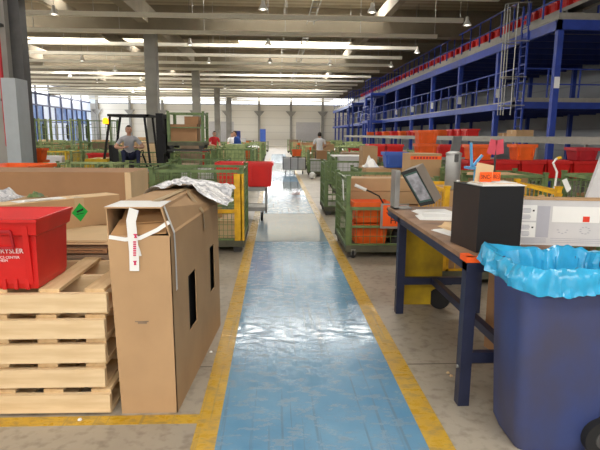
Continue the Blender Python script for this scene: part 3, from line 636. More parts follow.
# grey film heap by the left frame edge
def heap(name, label, cat, m, c, sx, sy, h, seed, n=22):
    P = []
    for i in range(n):
        row = []
        for j in range(n):
            u_ = i/(n-1)*2-1; v_ = j/(n-1)*2-1; rr = max(abs(u_), abs(v_))
            z = h*max(0, 1-rr**2.2)*(0.6+0.8*noise.noise(Vector((u_*2.2+seed, v_*2.2, seed))))+0.02*h*noise.noise(Vector((u_*9, v_*9, seed)))
            wob = 1+0.16*noise.noise(Vector((u_*2, v_*2, seed+5)))
            row.append((u_*sx*wob, v_*sy*wob, max(0.003*(1-rr), z)+0.002))
        P.append(row)
    o = MB().grid(P).build(name, m, None, True, loc=c); o['label'] = label; o['category'] = cat
    return o
p = at_y(6, 200, 4.62)
t = thing('low_carton', 'brown carton behind the red crate holding a heap of plastic film', 'box', (-2.62, 4.85, 0)); MB().box(-0.4, 0.4, -0.3, 0.3, 0, 0.99).build('body', 'card', t); MB().box(-0.4, 0.4, -0.3, -0.002, 0.99, 0.995).build('flap', 'card', t); MB().box(-0.4, 0.4, 0.002, 0.3, 0.99, 0.995).build('flap', 'card', t)
heap('plastic_film', 'crumpled grey plastic film heap at the left edge behind red crate', 'plastic film', 'film', (-2.62, 4.83, 0.995), 0.22, 0.24, 0.16, 3.0)
heap('green_cloth_scrap', 'crumpled dark green scrap on brown carton beside grey film', 'cloth', 'green', (-2.295, 5.06, 0.997), 0.06, 0.06, 0.06, 8.0, 12)

# tall carton -----------------------------------------------------
t = thing('tall_carton', 'tall narrow brown carton with hand slots and tape beside the walkway', 'box', (0, 0, 0))
YF, YB = 2.83, 4.25
def rx(y, z): return -0.57+(y-YF)/(YB-YF)*0.10 - 0.006*z
def rp(y, z, d=0.0): return (rx(y, z)-d, y, z)
a = MB(); th = 0.006
slots = [(3.19, 3.40, 0.36, 0.72), (3.88, 4.06, 0.40, 0.75)]
def rblock(y0, y1, z0, z1): a.quad8([rp(y0, z0, th), rp(y0, z0), rp(y1, z0), rp(y1, z0, th), rp(y0, z1, th), rp(y0, z1), rp(y1, z1), rp(y1, z1, th)])
ZR = 1.05
ylist = [YF, slots[0][0], slots[0][1], slots[1][0], slots[1][1], YB]
for i in range(5):
    hole = [s for s in slots if abs(s[0]-ylist[i]) < 1e-6]
    if hole: rblock(ylist[i], ylist[i+1], 0, hole[0][2]); rblock(ylist[i], ylist[i+1], hole[0][3], ZR)
    else: rblock(ylist[i], ylist[i+1], 0, ZR)
a.build('side_panel', 'card', t)
LX = lambda y, z: -0.89-0.026*z+(y-YF)*0.045
fp = MB().quad8([(LX(YF, 0), YF, 0), (rx(YF, 0), YF, 0), (rx(YF, 0), YF+th, 0), (LX(YF, 0), YF+th, 0), (LX(YF, 1.05), YF-0.004, 1.05), (rx(YF, 1.05), YF, 1.05), (rx(YF, 1.05), YF+th, 1.05), (LX(YF, 1.05), YF+th, 1.05)]).build('front_panel', 'card', t)
MB().quad8([(LX(YF, 0), YF+th, 0), (LX(YF, 0)+th, YF+th, 0), (LX(YB, 0)+th, YB, 0), (LX(YB, 0), YB, 0), (LX(YF, 1.2), YF+th, 1.2), (LX(YF, 1.2)+th, YF+th, 1.2), (LX(YB, 1.2)+th, YB, 1.18), (LX(YB, 1.2), YB, 1.18)]).build('side_panel', 'card', t)
MB().quad8([(LX(YB, 0), YB-th, 0), (rx(YB, 0), YB-th, 0), (rx(YB, 0), YB, 0), (LX(YB, 0), YB, 0), (LX(YB, 1), YB-th, 1.17), (rx(YB, 1)-0.02, YB-th, 1.06), (rx(YB, 1)-0.02, YB, 1.06), (LX(YB, 1), YB, 1.17)]).build('back_panel', 'card', t)
# sloping shoulder and top
MB().quad8([(rx(YF, ZR)-th, YF-0.01, ZR-0.002), (rx(YF, ZR)+0.001, YF-0.01, ZR+0.002), (rx(YB, ZR)+0.001, YB, ZR+0.002), (rx(YB, ZR)-th, YB, ZR-0.002), (-0.625, YF-0.01, 1.205), (-0.617, YF-0.01, 1.21), (-0.62, YB, 1.185), (-0.628, YB, 1.18)]).build('shoulder_panel', 'card', t)
tp = MB().quad8([(-0.925, YF-0.015, 1.203), (-0.617, YF-0.015, 1.203), (-0.62, YB, 1.183), (-0.85, YB, 1.183), (-0.925, YF-0.015, 1.21), (-0.617, YF-0.015, 1.21), (-0.62, YB, 1.19), (-0.85, YB, 1.19)]).build('top_panel', 'card', t)
MB().quad8([(-0.92, YF-0.012, 1.2105), (-0.62, YF-0.012, 1.2105), (-0.62, YF+0.27, 1.2075), (-0.915, YF+0.27, 1.2075), (-0.92, YF-0.012, 1.2125), (-0.62, YF-0.012, 1.2125), (-0.62, YF+0.27, 1.2095), (-0.915, YF+0.27, 1.2095)]).build('white_sheet', 'white', tp)
MB().quad8([(-0.905, YF+0.005, 1.045), (-0.60, YF+0.005, 1.06), (-0.61, YF+0.09, 1.13), (-0.87, YF+0.09, 1.12), (-0.905, YF+0.005, 1.052), (-0.60, YF+0.005, 1.067), (-0.61, YF+0.085, 1.137), (-0.87, YF+0.085, 1.127)]).build('inner_flap', 'card_inner', t, label='folded inner flap in the gaping end')
MB().quad8([(-0.86, YF+0.05, 1.10), (-0.62, YF+0.05, 1.12), (-0.63, YF+0.2, 1.19), (-0.86, YF+0.2, 1.19), (-0.86, YF+0.05, 1.106), (-0.62, YF+0.05, 1.126), (-0.63, YF+0.2, 1.196), (-0.86, YF+0.2, 1.196)]).build('inner_flap', 'card_inner', t)
MB().box(-0.775, -0.725, YF-0.0025, YF+0.0005, 0.545, 0.556).box(-0.79, -0.715, YF-0.004, YF+0.0005, 0.556, 0.562).build('punched_grip', 'card_grey', fp)
MB().quad8([(-0.86, 2.95, 0.02), (-0.6, 2.95, 0.02), (-0.51, 4.2, 0.02), (-0.8, 4.2, 0.02), (-0.87, 2.95, 0.98), (-0.61, 2.95, 0.98), (-0.52, 4.2, 0.98), (-0.8, 4.2, 0.98)]).build('slot_dark_core', 'black', t, label='black core put in to darken the hand slots')  # solid black body stands in for the shade inside the slots
# printed white straps
def strip(pts, wd, m, parent, nrm, name='tape', **kw):
    P = []; n = Vector(nrm).normalized()
    pts = [Vector(p) for p in pts]
    for i, p_ in enumerate(pts):
        d = (pts[min(i+1, len(pts)-1)]-pts[max(0, i-1)]).normalized(); s = d.cross(n).normalized()*wd/2
        P.append([p_-s, p_+s])
    b = MB().grid(P); off = n*0.0012; P2 = [[q+off for q in r_] for r_ in P]; b.grid(P2)
    return b.build(name, m, parent, **kw)
pF = lambda px, py, d=0.006: at_y(px, py, YF-d)
s1 = strip([pF(134, 209, .03), pF(131, 221, .02), pF(132.5, 236, .012), pF(134, 252, .012), pF(134.5, 271, .012)], 0.052, 'white', t, (0, -1, 0), label='white tape strip with red print')
for (px, py, w2, h2) in ((135.5, 236, .026, .022), (135, 263, .022, .024)):
    p_ = pF(px, py, .0155); MB().prism([(p_.x-w2/2, p_.y, p_.z+h2/2), (p_.x+w2/2, p_.y, p_.z+h2/2), (p_.x+0.004, p_.y, p_.z), (p_.x+w2/3, p_.y, p_.z-h2/2), (p_.x-w2/3, p_.y, p_.z-h2/2), (p_.x-0.004, p_.y, p_.z)], (0, 0.001, 0)).build('red_print', 'red_ink', s1)
for k in range(7):
    p_ = pF(134.6, 242+k*2.2, .0155); MB().box(p_.x-0.008, p_.x+0.008, p_.y, p_.y+0.001, p_.z-0.004, p_.z+0.004).build('red_print', 'red_ink', s1)
strip([pF(109, 237), pF(125, 239.5), pF(140, 238), pF(157, 230), pF(169, 222)], 0.022, 'white', t, (0, -1, 0))
strip([pF(136, 243), pF(139, 250), pF(140.5, 256)], 0.012, 'white', t, (0, -1, 0))
def on_sh(f, y): # point on the shoulder, f 0 bottom .. 1 top
    return Vector((rx(y, ZR)*(1-f)-0.617*f+0.005, y, ZR*(1-f)+1.205*f+0.003))
strip([on_sh(1, 2.86), on_sh(.5, 2.875), on_sh(0.02, 2.89), Vector(rp(2.9, 0.9, -.004)), Vector(rp(2.9, 0.72, -.004))], 0.04, 'white', t, (0.9, 0, 0.3))
strip([on_sh(1, 3.62), on_sh(.5, 3.65), on_sh(0.02, 3.68), Vector(rp(3.7, 0.93, -.004))], 0.07, 'tape', t, (0.9, 0, 0.3))
strip([Vector((-0.70, 3.05, 1.2125)), Vector((-0.68, 3.6, 1.205)), Vector((-0.67, 4.1, 1.197))], 0.05, 'tape', tp, (0, 0, 1))
# film draped over its far end
P = []
n1, n2 = 34, 26
for i in range(n1):
    row = []
    for j in range(n2):
        u_ = i/(n1-1); v_ = j/(n2-1)
        x = -1.06+0.7*u_; y = 3.78+0.74*v_ + 0.14*(u_-0.4)
        base = 1.205-0.02*(y-2.83)/1.42
        if x > -0.62: base -= max(0, (x+0.62))*0.55*(1.0 if v_ < 0.8 else 0.5)
        if x < -0.88: base -= (-0.88-x)*0.9
        z = base+0.014+0.05*abs(noise.noise(Vector((u_*4, v_*4, 1.3))))+0.03*abs(noise.noise(Vector((u_*10, v_*9, 4.3))))
        y += 0.05*noise.noise(Vector((u_*3, v_*3, 9))); x += 0.04*noise.noise(Vector((u_*3, v_*6, 2)))
        row.append((x, y, z))
    P.append(row)
o = MB().grid(P).build('plastic_sheet', 'film', None, True); o['label'] = 'crumpled grey printed plastic sheet draped over the tall carton'; o['category'] = 'plastic film'

# ------------------------------------------------------------------ container left of the walkway, trolley with red totes
t = container('green cage container with yellow gate standing left of the walkway behind the tall carton', (-1.06, 7.62, 0), 0, W=1.25, D=1.2, H=1.13, c='green', sp=0.055, wt=0.006, half=False)
MB().box(-0.59, 0.55, -0.645, -0.6, 0.55, 0.6).box(0.22, 0.26, -0.645, -0.6, 0.2, 0.95).box(-0.2, 0.26, -0.645, -0.6, 0.93, 0.97).build('gate_frame', 'yellow', t)
MB().box(0.5, 0.6, -0.62, -0.59, 0.17, 1.08).box(0.585, 0.63, -0.62, -0.5, 0.17, 1.08).build('yellow_corner', 'yellow', t)
carton('pale carton low inside the yellow gated cage', (-1.0, 7.5, 0.165), (0.9, 0.6, 0.25), 0, 'card_light')
carton('brown carton inside the yellow gated cage resting on the pale one', (-1.15, 7.7, 0.42), (0.7, 0.5, 0.35), 0.1, 'card')
tr = thing('tote_trolley', 'grey two deck trolley carrying red totes beside the walkway', 'trolley', (-0.62, 9.95, 0))
for z in (0.22, 0.60):
    MB().box(-0.52, 0.46, -0.28, 0.28, z, z+0.03).box(-0.52, 0.46, -0.3, -0.28, z-0.03, z+0.04).box(-0.52, 0.46, 0.28, 0.3, z-0.03, z+0.04).build('shelf', 'steel', tr)
for sx in (-0.5, 0.44):
    for sy in (-0.28, 0.28): MB().box(sx-0.02, sx+0.02, sy-0.02, sy+0.02, 0.16, 0.62).build('upright', 'steel', tr)
for sx in (-0.42, 0.36):
    for sy in (-0.22, 0.22): caster(tr, (sx, sy, 0), 0.07)
tote('bright red tote on the trolley, the one nearer the walkway', (-0.30, 9.95, 0.645), 0, 0.52, 0.6, 0.44, 'red2', 'red totes on the trolley')
tote('bright red tote on the trolley, the one farther from the walkway', (-0.86, 9.95, 0.645), 0, 0.52, 0.6, 0.44, 'red2', 'red totes on the trolley')
carton('white-green small carton on the lower shelf of the tote trolley', (-0.75, 9.95, 0.27), (0.3, 0.4, 0.22), 0, 'green2')

# ------------------------------------------------------------------ container right of the walkway
t = container('green cage container with orange crates and cartons right of the walkway', (1.52, 7.30, 0), 0, W=1.2, D=1.25, H=1.05, c='green', sp=0.085, wt=0.006, half=True)
MB().bar((-0.585, -0.55, 0.96), (-0.585, 0.1, 1.05), 0.02, 0.03).build('side_brace', 'green', t)
MB().prism([(-0.592, -0.32, 0.72), (-0.592, -0.2, 0.75), (-0.592, -0.1, 1.0), (-0.592, -0.22, 1.0)], (-0.003, 0, 0)).build('paper_tag', 'white', t)
for sx in (-0.5, 0.5): caster(t, (sx, -0.62, -0.0), 0.05)
tote('upper orange crate behind the gate of the green cage', (1.27, 6.95, 0.165+0.29), 0, 0.5, 0.38, 0.27, 'orange', 'orange crates in the green cage')
tote('lower orange crate behind the gate of the green cage', (1.27, 6.95, 0.165), 0, 0.5, 0.38, 0.27, 'orange', 'orange crates in the green cage')
carton('upper of two long tan cartons lying in the green cage', (1.55, 7.40, 0.835), (1.02, 0.42, 0.175), 0, 'card')
carton('lower of two long tan cartons lying in the green cage', (1.55, 7.40, 0.655), (1.02, 0.42, 0.175), 0, 'card')
carton('wide brown carton under the long tan cartons in the green cage', (1.55, 7.46, 0.165), (1.0, 0.5, 0.48), 0, 'card_dark')
p = at_y(390, 219, 6.62)
sg = thing('orange_sign', 'orange paper sign in grey sleeve hanging on the green cage gate', 'sign', (p.x+0.03, 6.655, 0.42))
MB().box(-0.15, 0.22, -0.008, 0.0, -0.02, 0.31).build('sleeve', 'steel', sg); MB().box(-0.12, 0.19, -0.0095, -0.008, 0.01, 0.29).build('sheet', 'orange_lab', sg)
text('lettering', 'S', 0.12, 'ink', sg, FRONT((-0.05, -0.0105, 0.215))); text('lettering', 'H', 0.12, 'ink', sg, FRONT((0.02, -0.0105, 0.085)))
hs = thing('bent_hose', 'thin dark bent rod with white ends sticking out of the green cage', 'rod', (0, 0, 0))
q = [at_y(357, 186, 6.72), at_y(371, 192, 6.72), at_y(379, 196, 6.72), at_y(383, 203, 6.72), at_y(385, 214, 6.75), Vector((1.5, 6.75, 0.44))]
MB().tube(q, 0.011, 6).build('rod', 'ink', hs); MB().tube([at_y(355, 185, 6.72), at_y(366, 190, 6.72)], 0.022, 7).build('sleeve', 'white', hs)
for k, (x, z, m) in enumerate(((1.64, 0.165, 'ink'), (1.89, 0.165, 'steel_d'))):
    o = heap('metal_part', ['black lumpy part on the cage deck beside orange crates', 'dark grey lumpy part at the right on the cage deck'][k], 'machine part', m, (x, 6.9, z), 0.1, 0.14, 0.26, 5+k, 14)

# ------------------------------------------------------------------ workbench and what stands on it
TX0, TX1, TY0, TY1, TZ = 1.09, 1.87, 2.84, 4.98, 0.92
wbn = thing('workbench', 'steel workbench with navy legs and worn brown top right of walkway', 'table', (TX0, TY0, 0))
tw, tl = TX1-TX0, TY1-TY0
MB().box(0, tw, 0, tl, TZ-0.03, TZ).build('top', 'tabletop', wbn)
MB().box(0.004, 0.05, 0.0, tl, TZ-0.085, TZ-0.031).box(tw-0.05, tw-0.004, 0, tl, TZ-0.085, TZ-0.031).box(0.05, tw-0.05, 0, 0.05, TZ-0.085, TZ-0.031).box(0.05, tw-0.05, tl-0.05, tl, TZ-0.085, TZ-0.031).build('apron', 'navy', wbn)
for (lx, ly) in ((0.0, 0.01), (0.0, 1.65), (tw-0.07, 0.01), (tw-0.07, 1.65)):
    l = MB().box(lx+0.004, lx+0.072, ly, ly+0.07, 0.0, TZ-0.03).build('leg', 'navy', wbn)
    MB().tube([(lx+0.003, ly+0.035, 0.24), (lx-0.006, ly+0.035, 0.24)], 0.012, 8).build('bolt', 'steel', l)
for ly in (0.02, 1.66): MB().box(0.07, tw-0.07, ly, ly+0.045, 0.27, 0.335).build('brace', 'navy', wbn)
MB().box(0.32, 0.37, 0.065, 1.66, 0.275, 0.33).build('stringer', 'navy', wbn)
MB().box(-0.003, 0.05, 0.0, 0.11, TZ-0.032, TZ+0.002).box(0.0, 0.14, -0.003, 0.03, TZ-0.031, TZ+0.002).build('orange_tape', 'orange_lab', wbn, label='orange tape on the table corner')
# black box with papers
bb = thing('black_box', 'black box with a dark brown side standing on the near workbench end', 'box', (1.18, 2.955, TZ+0.002), 0.12)
MB().box(0.004, 0.285, 0.0, 0.33, 0, 0.385).build('body', 'black', bb); MB().box(0, 0.004, 0, 0.33, 0, 0.385).build('side_board', 'brown_black', bb)
MB().box(0.0, 0.287, -0.002, 0.334, 0.385, 0.391).build('lid', 'black', bb)
for k in range(6): MB().box(0.285, 0.291, 0.002, 0.006, 0.04+0.055*k, 0.043+0.055*k).build('staple', 'white', bb)
ps = thing('paper_stack', 'sheets of white paper lying on top of the black box', 'paper', (1.33, 3.08, TZ+0.394), 0.12)
for k in range(5): MB().box(-0.14+0.006*k, 0.14-0.008*k, -0.1+0.012*k, 0.1, 0.003*k, 0.003*k+0.0026).build('sheet', 'white' if k != 3 else 'card_light', ps)
lb = thing('orange_label_card', 'folded tan card with orange lettered label on the black box', 'label card', (1.255, 3.06, TZ+0.412), 0.1)
MB().quad8([(-0.06, 0.02, 0), (0.06, 0.03, 0), (0.06, 0.034, 0), (-0.06, 0.024, 0), (-0.045, 0.03, 0.115), (0.07, 0.04, 0.095), (0.07, 0.044, 0.095), (-0.045, 0.034, 0.115)]).build('card', 'card_light', lb)
MB().box(-0.035, 0.042, 0.004, 0.006, 0.0, 0.058).build('orange_label', 'orange_lab', lb); MB().box(0.046, 0.096, 0.004, 0.006, 0.004, 0.058).build('orange_label', 'orange_lab', lb)
text('lettering', '3NC-', 0.036, 'ink', lb, FRONT((0.004, 0.0032, 0.028)), sx=0.85); text('lettering', 'IKI:3', 0.036, 'ink', lb, FRONT((0.071, 0.0032, 0.03)), sx=0.62)
# white printed carton
wc = thing('white_carton', 'white printed carton with a small red square standing behind the bin', 'box', (1.525, 3.19, TZ+0.002), -0.15)
WW, WH = 0.74, 0.295
MB().box(0, WW, 0, 0.1, 0, WH-0.006).build('body', 'white_card', wc)
MB().box(-0.004, WW+0.004, -0.004, 0.104, WH-0.006, WH+0.004).build('lid_edge', 'card', wc)
pl = lambda x0, x1, z0, z1, m, nm, par=wc, d=0.002: MB().box(x0, x1, -d, -d+0.0015, z0, z1).build(nm, m, par)
l1 = pl(0.015, 0.12, 0.155, 0.255, 'white', 'label'); l2 = pl(0.015, 0.12, 0.05, 0.145, 'white', 'label')
for l_, zb in ((l1, 0.165), (l2, 0.058)):
    for k in range(2):
        for j in range(4): pl(0.025+0.004*(j in (0, 3)), 0.085-0.004*(j in (0, 3)), zb+0.042*k+0.008*j, zb+0.042*k+0.008*j+0.004, 'grey_print', 'print_line', l_, 0.0035)
    pl(0.095, 0.106, zb+0.05, zb+0.06, 'ink', 'print_mark', l_, 0.0035)
pl(0.125, 0.2, 0.05, 0.25, 'grey_print', 'grey_field')
for k in range(4): pl(0.03, 0.19, 0.015+0.008*k, 0.018+0.008*k, 'grey_print', 'print_line')
lw = pl(0.215, 0.50, 0.15, 0.25, 'white', 'label'); pl(0.40, 0.44, 0.155, 0.19, mat('red_square', (222, 60, 36), 0.6, var=0), 'red_square', wc, 0.0035)
for cx in (0.285, 0.42):
    for k in range(5 if cx < 0.3 else 9):
        aa = PI+PI*k/4 if cx < 0.3 else 2*PI*k/9
        pl(cx+0.028*math.cos(aa)-0.006, cx+0.028*math.cos(aa)+0.006, 0.1+0.022*math.sin(aa)-0.002, 0.1+0.022*math.sin(aa)+0.003, 'grey_print', 'stamp_mark')
for k in range(3): pl(0.215, 0.56, 0.02+0.012*k, 0.0225+0.012*k, 'grey_print', 'print_line')
# framed panel leaning on a grey stand
fs = thing('grey_stand', 'upright grey metal holder on the far end of the workbench', 'holder', (1.155, 4.80, TZ+0.002))
MB().box(-0.045, 0.0, -0.02, 0.16, 0, 0.36).build('plate', 'steel', fs); MB().box(-0.045, 0.12, -0.02, 0.16, 0, 0.012).build('base', 'steel', fs)
# slab corners taken at its place on the bench
A_ = at_y(401, 173, 4.64); B_ = at_y(415.5, 168, 4.67); C_ = at_y(434.5, 203, 4.60); D_ = at_y(420, 206, 4.57)
off = at_y(423, 163, 4.79)-B_
fr = thing('framed_panel', 'dark framed grey panel leaning diagonally on the grey holder', 'frame', tuple(D_)); rel = lambda v: v-D_
ctr = (A_+B_+C_+D_)/4
MB().quad8([rel(A_), rel(D_), rel(C_), rel(B_), rel(A_+off), rel(D_+off), rel(C_+off), rel(B_+off)]).build('case', mat('taupe_case', (142, 132, 122), 0.6, var=0.05), fr)
def inset(f, lift):
    nrm = (D_-A_).cross(B_-A_).normalized()
    if nrm.dot(CAMP-ctr) < 0: nrm = -nrm
    return [rel(ctr+(p_-ctr)*f+nrm*lift) for p_ in (A_, D_, C_, B_)], nrm
for nm, f, lift, mm in (('dark_frame', 1.03, 0.002, 'ink'), ('green_edge', 0.84, 0.006, mat('dark_green_edge', (36, 74, 66), 0.5, var=0)), ('panel', 0.74, 0.010, mat('grey_gloss_panel', (150, 150, 158), 0.25, var=0.3, scale=12))):
    pts, nrm = inset(f, lift); MB().prism(pts, nrm*0.004).build(nm, mm, fr)
# bottle
bt = thing('water_bottle', 'clear plastic water bottle with a blue label on the workbench', 'bottle', (1.645, 4.62, TZ+0.002))
MB().lathe([(0.03, 0), (0.036, 0.01), (0.036, 0.11), (0.032, 0.13), (0.036, 0.15), (0.036, 0.2), (0.014, 0.25), (0.014, 0.27)], n=16).build('body', 'bottle', bt, True)
MB().lathe([(0.0365, 0.125), (0.0368, 0.13), (0.0368, 0.185), (0.0365, 0.19)], n=16).build('label', 'blue_tote', bt, True); MB().lathe([(0.016, 0.262), (0.016, 0.285), (0.012, 0.288)], n=12).build('cap', 'white', bt, True)
for k, (x, y, rz, m, lab) in enumerate(((1.42, 4.55, 0.1, 'white', 'stack of white papers below the framed panel on the workbench'), (1.36, 4.25, -0.1, 'white', 'loose white papers in the middle of the workbench'), (1.33, 3.62, 0.3, 'white', 'white paper sheet lying beside the black box'), (1.40, 3.7, 0.2, 'card_light', 'folded tan card lying beside the black box'))):
    t = thing('paper_sheets', lab, 'paper', (x, y, TZ+0.002+(0.012 if k == 3 else 0)), rz)
    for j in range(4 if k < 2 else 2): MB().box(-0.17+0.012*j, 0.17-0.01*j, -0.12+0.012*j, 0.12-0.006*j, 0.005*j, 0.005*j+0.0045).build('sheet', m, t)
    if k == 3: MB().quad8([(-0.15, -0.1, 0.011), (0.12, -0.1, 0.011), (0.12, 0.1, 0.011), (-0.15, 0.1, 0.011), (-0.13, -0.09, 0.04), (0.12, -0.1, 0.015), (0.12, 0.1, 0.015), (-0.13, 0.09, 0.04)]).build('sheet', m, t)

# yellow cart under the bench
yc = thing('yellow_cart', 'yellow steel cart with an upright panel parked under the workbench far end', 'cart', (1.19, 4.66, 0))
MB().box(0, 0.37, 0, 0.02, 0.03, 0.83).build('end_panel', 'yellow_old', yc)
MB().box(0.08, 0.37, 0.02, 0.45, 0.2, 0.25).build('deck', 'yellow_old', yc)
for (x, y) in ((0.345, -0.03), (0.12, 0.38), (0.32, 0.38)): link('wheel', cached('cartwheel', lambda: MB().tube([(-0.022, 0, 0), (0.022, 0, 0)], 0.098, 20).mesh('wheel', 'rubber', True)), yc, (x, y, 0.098), 0.9 if y < 0 else 0)

# ------------------------------------------------------------------ blue wheelie bin with cyan bag
bn = thing('wheelie_bin', 'dark blue wheeled rubbish bin in the right foreground', 'bin', (1.445, 2.54, 0), -0.03)
def rrect(hx, hy, r, n=6):
    out = []
    for (cx, cy_, a0) in ((hx-r, hy-r, 0), (-hx+r, hy-r, PI/2), (-hx+r, -hy+r, PI), (hx-r, -hy+r, 1.5*PI)):
        for k in range(n+1): a_ = a0+PI/2*k/n; out.append((cx+r*math.cos(a_), cy_+r*math.sin(a_)))
    return out
def loft(sections, cap=True):
    a = MB(); n = len(sections[0])
    for s in sections: a.v += s
    for i in range(len(sections)-1):
        for k in range(n): a.f.append((i*n+k, i*n+(k+1) % n, (i+1)*n+(k+1) % n, (i+1)*n+k))
    if cap: a.f.append(tuple(range(n))[::-1]); e = (len(sections)-1)*n; a.f.append(tuple(e+k for k in range(n)))
    return a
sec = []
for (z, hx, hy, ox) in ((0.03, 0.2, 0.16, 0.0), (0.0, 0.19, 0.15, 0.0), (0.06, 0.215, 0.17, 0.0), (0.55, 0.245, 0.195, 0.008), (0.90, 0.265, 0.208, 0.012), (0.91, 0.28, 0.22, 0.012), (0.95, 0.282, 0.222, 0.012), (0.95, 0.262, 0.204, 0.012), (0.5, 0.232, 0.18, 0.008), (0.05, 0.19, 0.15, 0.0)):
    sec.append([(x+ox, y, z) for x, y in rrect(hx, hy, 0.05)])
loft(sec[1:]).build('body', 'bin', bn, True)
MB().box(0.14, 0.165, -0.226, -0.19, 0.74, 0.91).box(0.225, 0.25, -0.226, -0.19, 0.74, 0.91).build('comb_rib', 'bin', bn)
MB().tube([(0.29, -0.18, 0.91), (0.35, -0.18, 0.93), (0.35, 0.18, 0.93), (0.29, 0.18, 0.91)], 0.016, 8).build('handle', 'bin', bn)
MB().box(0.12, 0.24, -0.16, 0.16, 0.06, 0.16).build('axle_box', 'bin', bn)
for s in (-1, 1):
    wv = MB().tube([(0.215, s*0.19-0.03, 0.1), (0.215, s*0.19+0.03, 0.1)], 0.1, 24).build('wheel', 'rubber', bn, True)
    MB().tube([(0.215, s*0.19-0.034, 0.1), (0.215, s*0.19+0.034, 0.1)], 0.05, 18).build('hub', 'steel_d', wv, True)
# bag
base = rrect(0.278, 0.216, 0.07, 12); n = len(base)
secs = []
dense = []
for k in range(n):
    x0, y0 = base[k]; x1, y1 = base[(k+1) % n]
    L_ = math.hypot(x1-x0, y1-y0); m_ = max(1, int(L_/0.012))
    for j in range(m_): dense.append((x0+(x1-x0)*j/m_, y0+(y1-y0)*j/m_))
prof = [(-0.06, -0.34), (-0.055, -0.2), (-0.045, -0.1), (-0.03, -0.02), (-0.012, 0.03), (0.01, 0.036), (0.028, 0.015), (0.034, -0.02), (0.036, -0.045), (0.04, -0.065)]
bag = []
for pi_, (d, dz) in enumerate(prof):
    row = []
    for k, (x, y) in enumerate(dense):
        r_ = math.hypot(x, y); nx, ny = x/r_, y/r_; th_ = math.atan2(y, x)
        wr_ = noise.noise(Vector((nx*5, ny*5, pi_*0.35)))*0.024+noise.noise(Vector((nx*14+pi_*0.3, ny*14, pi_*0.5)))*0.016+noise.noise(Vector((nx*30, ny*30+pi_*.5, pi_*0.9)))*0.008
        amp = 1.0 if pi_ not in (4, 5) else 0.5
        dd = d+wr_*amp
        if pi_ <= 4: dd = min(dd, -0.012)
        else: dd = max(dd, 0.014 if pi_ > 5 else 0.002)
        z = 0.955+dz*(1 if dz > -0.11 else 1)+noise.noise(Vector((nx*3, ny*3, 7)))*0.025+noise.noise(Vector((nx*9, ny*9, 3)))*0.012
        corner = math.exp(-((abs(th_)-2.45)/0.28)**2)  # bunched corners on the front side
        if pi_ >= 5 and y > 0: dd += 0.05*corner; z += 0.03*corner
        if pi_ >= 7: z -= 0.03*max(0, -y/0.22)*(0.6+0.4*math.sin(th_*3+1))
        row.append((x+0.012+nx*dd, y+ny*dd, z))
    bag.append(row)
bg = loft(bag, cap=False)
# closed bottom of the bag inside the bin
bi = len(bg.v); bg.v.append((0.01, 0, 0.52)); nn = len(dense)
for k in range(nn): bg.f.append((k, (k+1) % nn, bi))
o = bg.build('bin_bag', 'bag', None, True); o.location = bn.location; o.rotation_euler = bn.rotation_euler
o['label'] = 'cyan plastic bag lining the wheeled bin, folded over its rim'; o['category'] = 'bag'
# grimy brown board leaning behind the bin
o = MB().box(-0.02, 0.02, -0.15, 0.15, 0, 0.6).box(-0.022, 0.022, -0.15, 0.15, 0.6, 0.612).build('cardboard_board', 'card_dark', None, loc=(1.66, 3.6, 0), rotz=0.2); o['label'] = 'brown cardboard piece standing under the workbench behind the bin'; o['category'] = 'cardboard'

# ------------------------------------------------------------------ yellow and green cages behind the bench, right
container('yellow cage container standing behind the workbench', (2.40, 5.85, 0), 0, W=1.25, D=1.0, H=1.05, c='yellow', sp=0.1, wt=0.008, half=True)
MB().bar((2.6, 5.33, 1.10), (3.0, 5.30, 1.0), 0.03, 0.03).build('yellow_bar', 'yellow', None, label='loose yellow bar resting slanted on the yellow cage', category='bar')
carton('tan carton inside the yellow cage under the steel can', (2.0, 5.8, 0.165), (0.4, 0.7, 0.86), 0, 'card')
carton('brown carton inside the yellow cage right of the steel can', (2.52, 5.85, 0.165), (0.52, 0.7, 0.75), 0, 'card_dark')
cn = thing('steel_can', 'tall round stainless can standing among cartons behind the workbench', 'can', (1.935, 5.62, 1.03))
MB().lathe([(0.078, 0), (0.082, 0.01), (0.082, 0.36), (0.078, 0.37)], n=24).build('body', 'steel', cn, True); MB().lathe([(0.086, 0.365), (0.086, 0.39), (0.05, 0.41), (0.02, 0.41)], n=24).build('lid', 'steel', cn, True)
MB().box(-0.02, 0.02, -0.1, -0.075, 0.3, 0.38).build('latch', 'steel_d', cn)
dv = thing('display_unit', 'small dark display head on a pole behind the steel can', 'display', (2.10, 6.9, 0)); MB().tube([(0, 0, 0), (0, 0, 1.38)], 0.02, 8).build('pole', 'steel', dv)
MB().quad8([(-0.06, -0.02, 1.36), (0.06, -0.02, 1.36), (0.06, 0.02, 1.36), (-0.06, 0.02, 1.36), (-0.01, 0.02, 1.6), (0.1, 0.02, 1.6), (0.1, 0.06, 1.6), (-0.01, 0.06, 1.6)]).build('screen', 'steel_d', dv); dv.location = (2.33, 6.75, 0)
bs = thing('light_blue_stand', 'light blue forked steel stand behind the black box', 'stand', (2.62, 6.72, 0))
MB().box(-0.12, 0.16, -0.12, 0.12, 1.18, 1.21).build('foot_plate', 'cyan_st', bs); MB().bar((-0.06, 0, 1.2), (-0.09, 0, 1.52), 0.03, 0.03).build('arm', 'cyan_st', bs); MB().bar((-0.06, 0, 1.2), (0.07, 0, 1.36), 0.03, 0.03).build('arm', 'cyan_st', bs); MB().tube([(0, 0, 0), (0, 0, 1.18)], 0.03, 8).build('post', 'cyan_st', bs)
pk = thing('pink_papers', 'pink and white papers clipped on a thin post in front of orange crates', 'paper', (2.92, 6.85, 0)); MB().tube([(0, 0, 0), (0, 0, 1.55)], 0.015, 8).build('post', 'steel_d', pk)
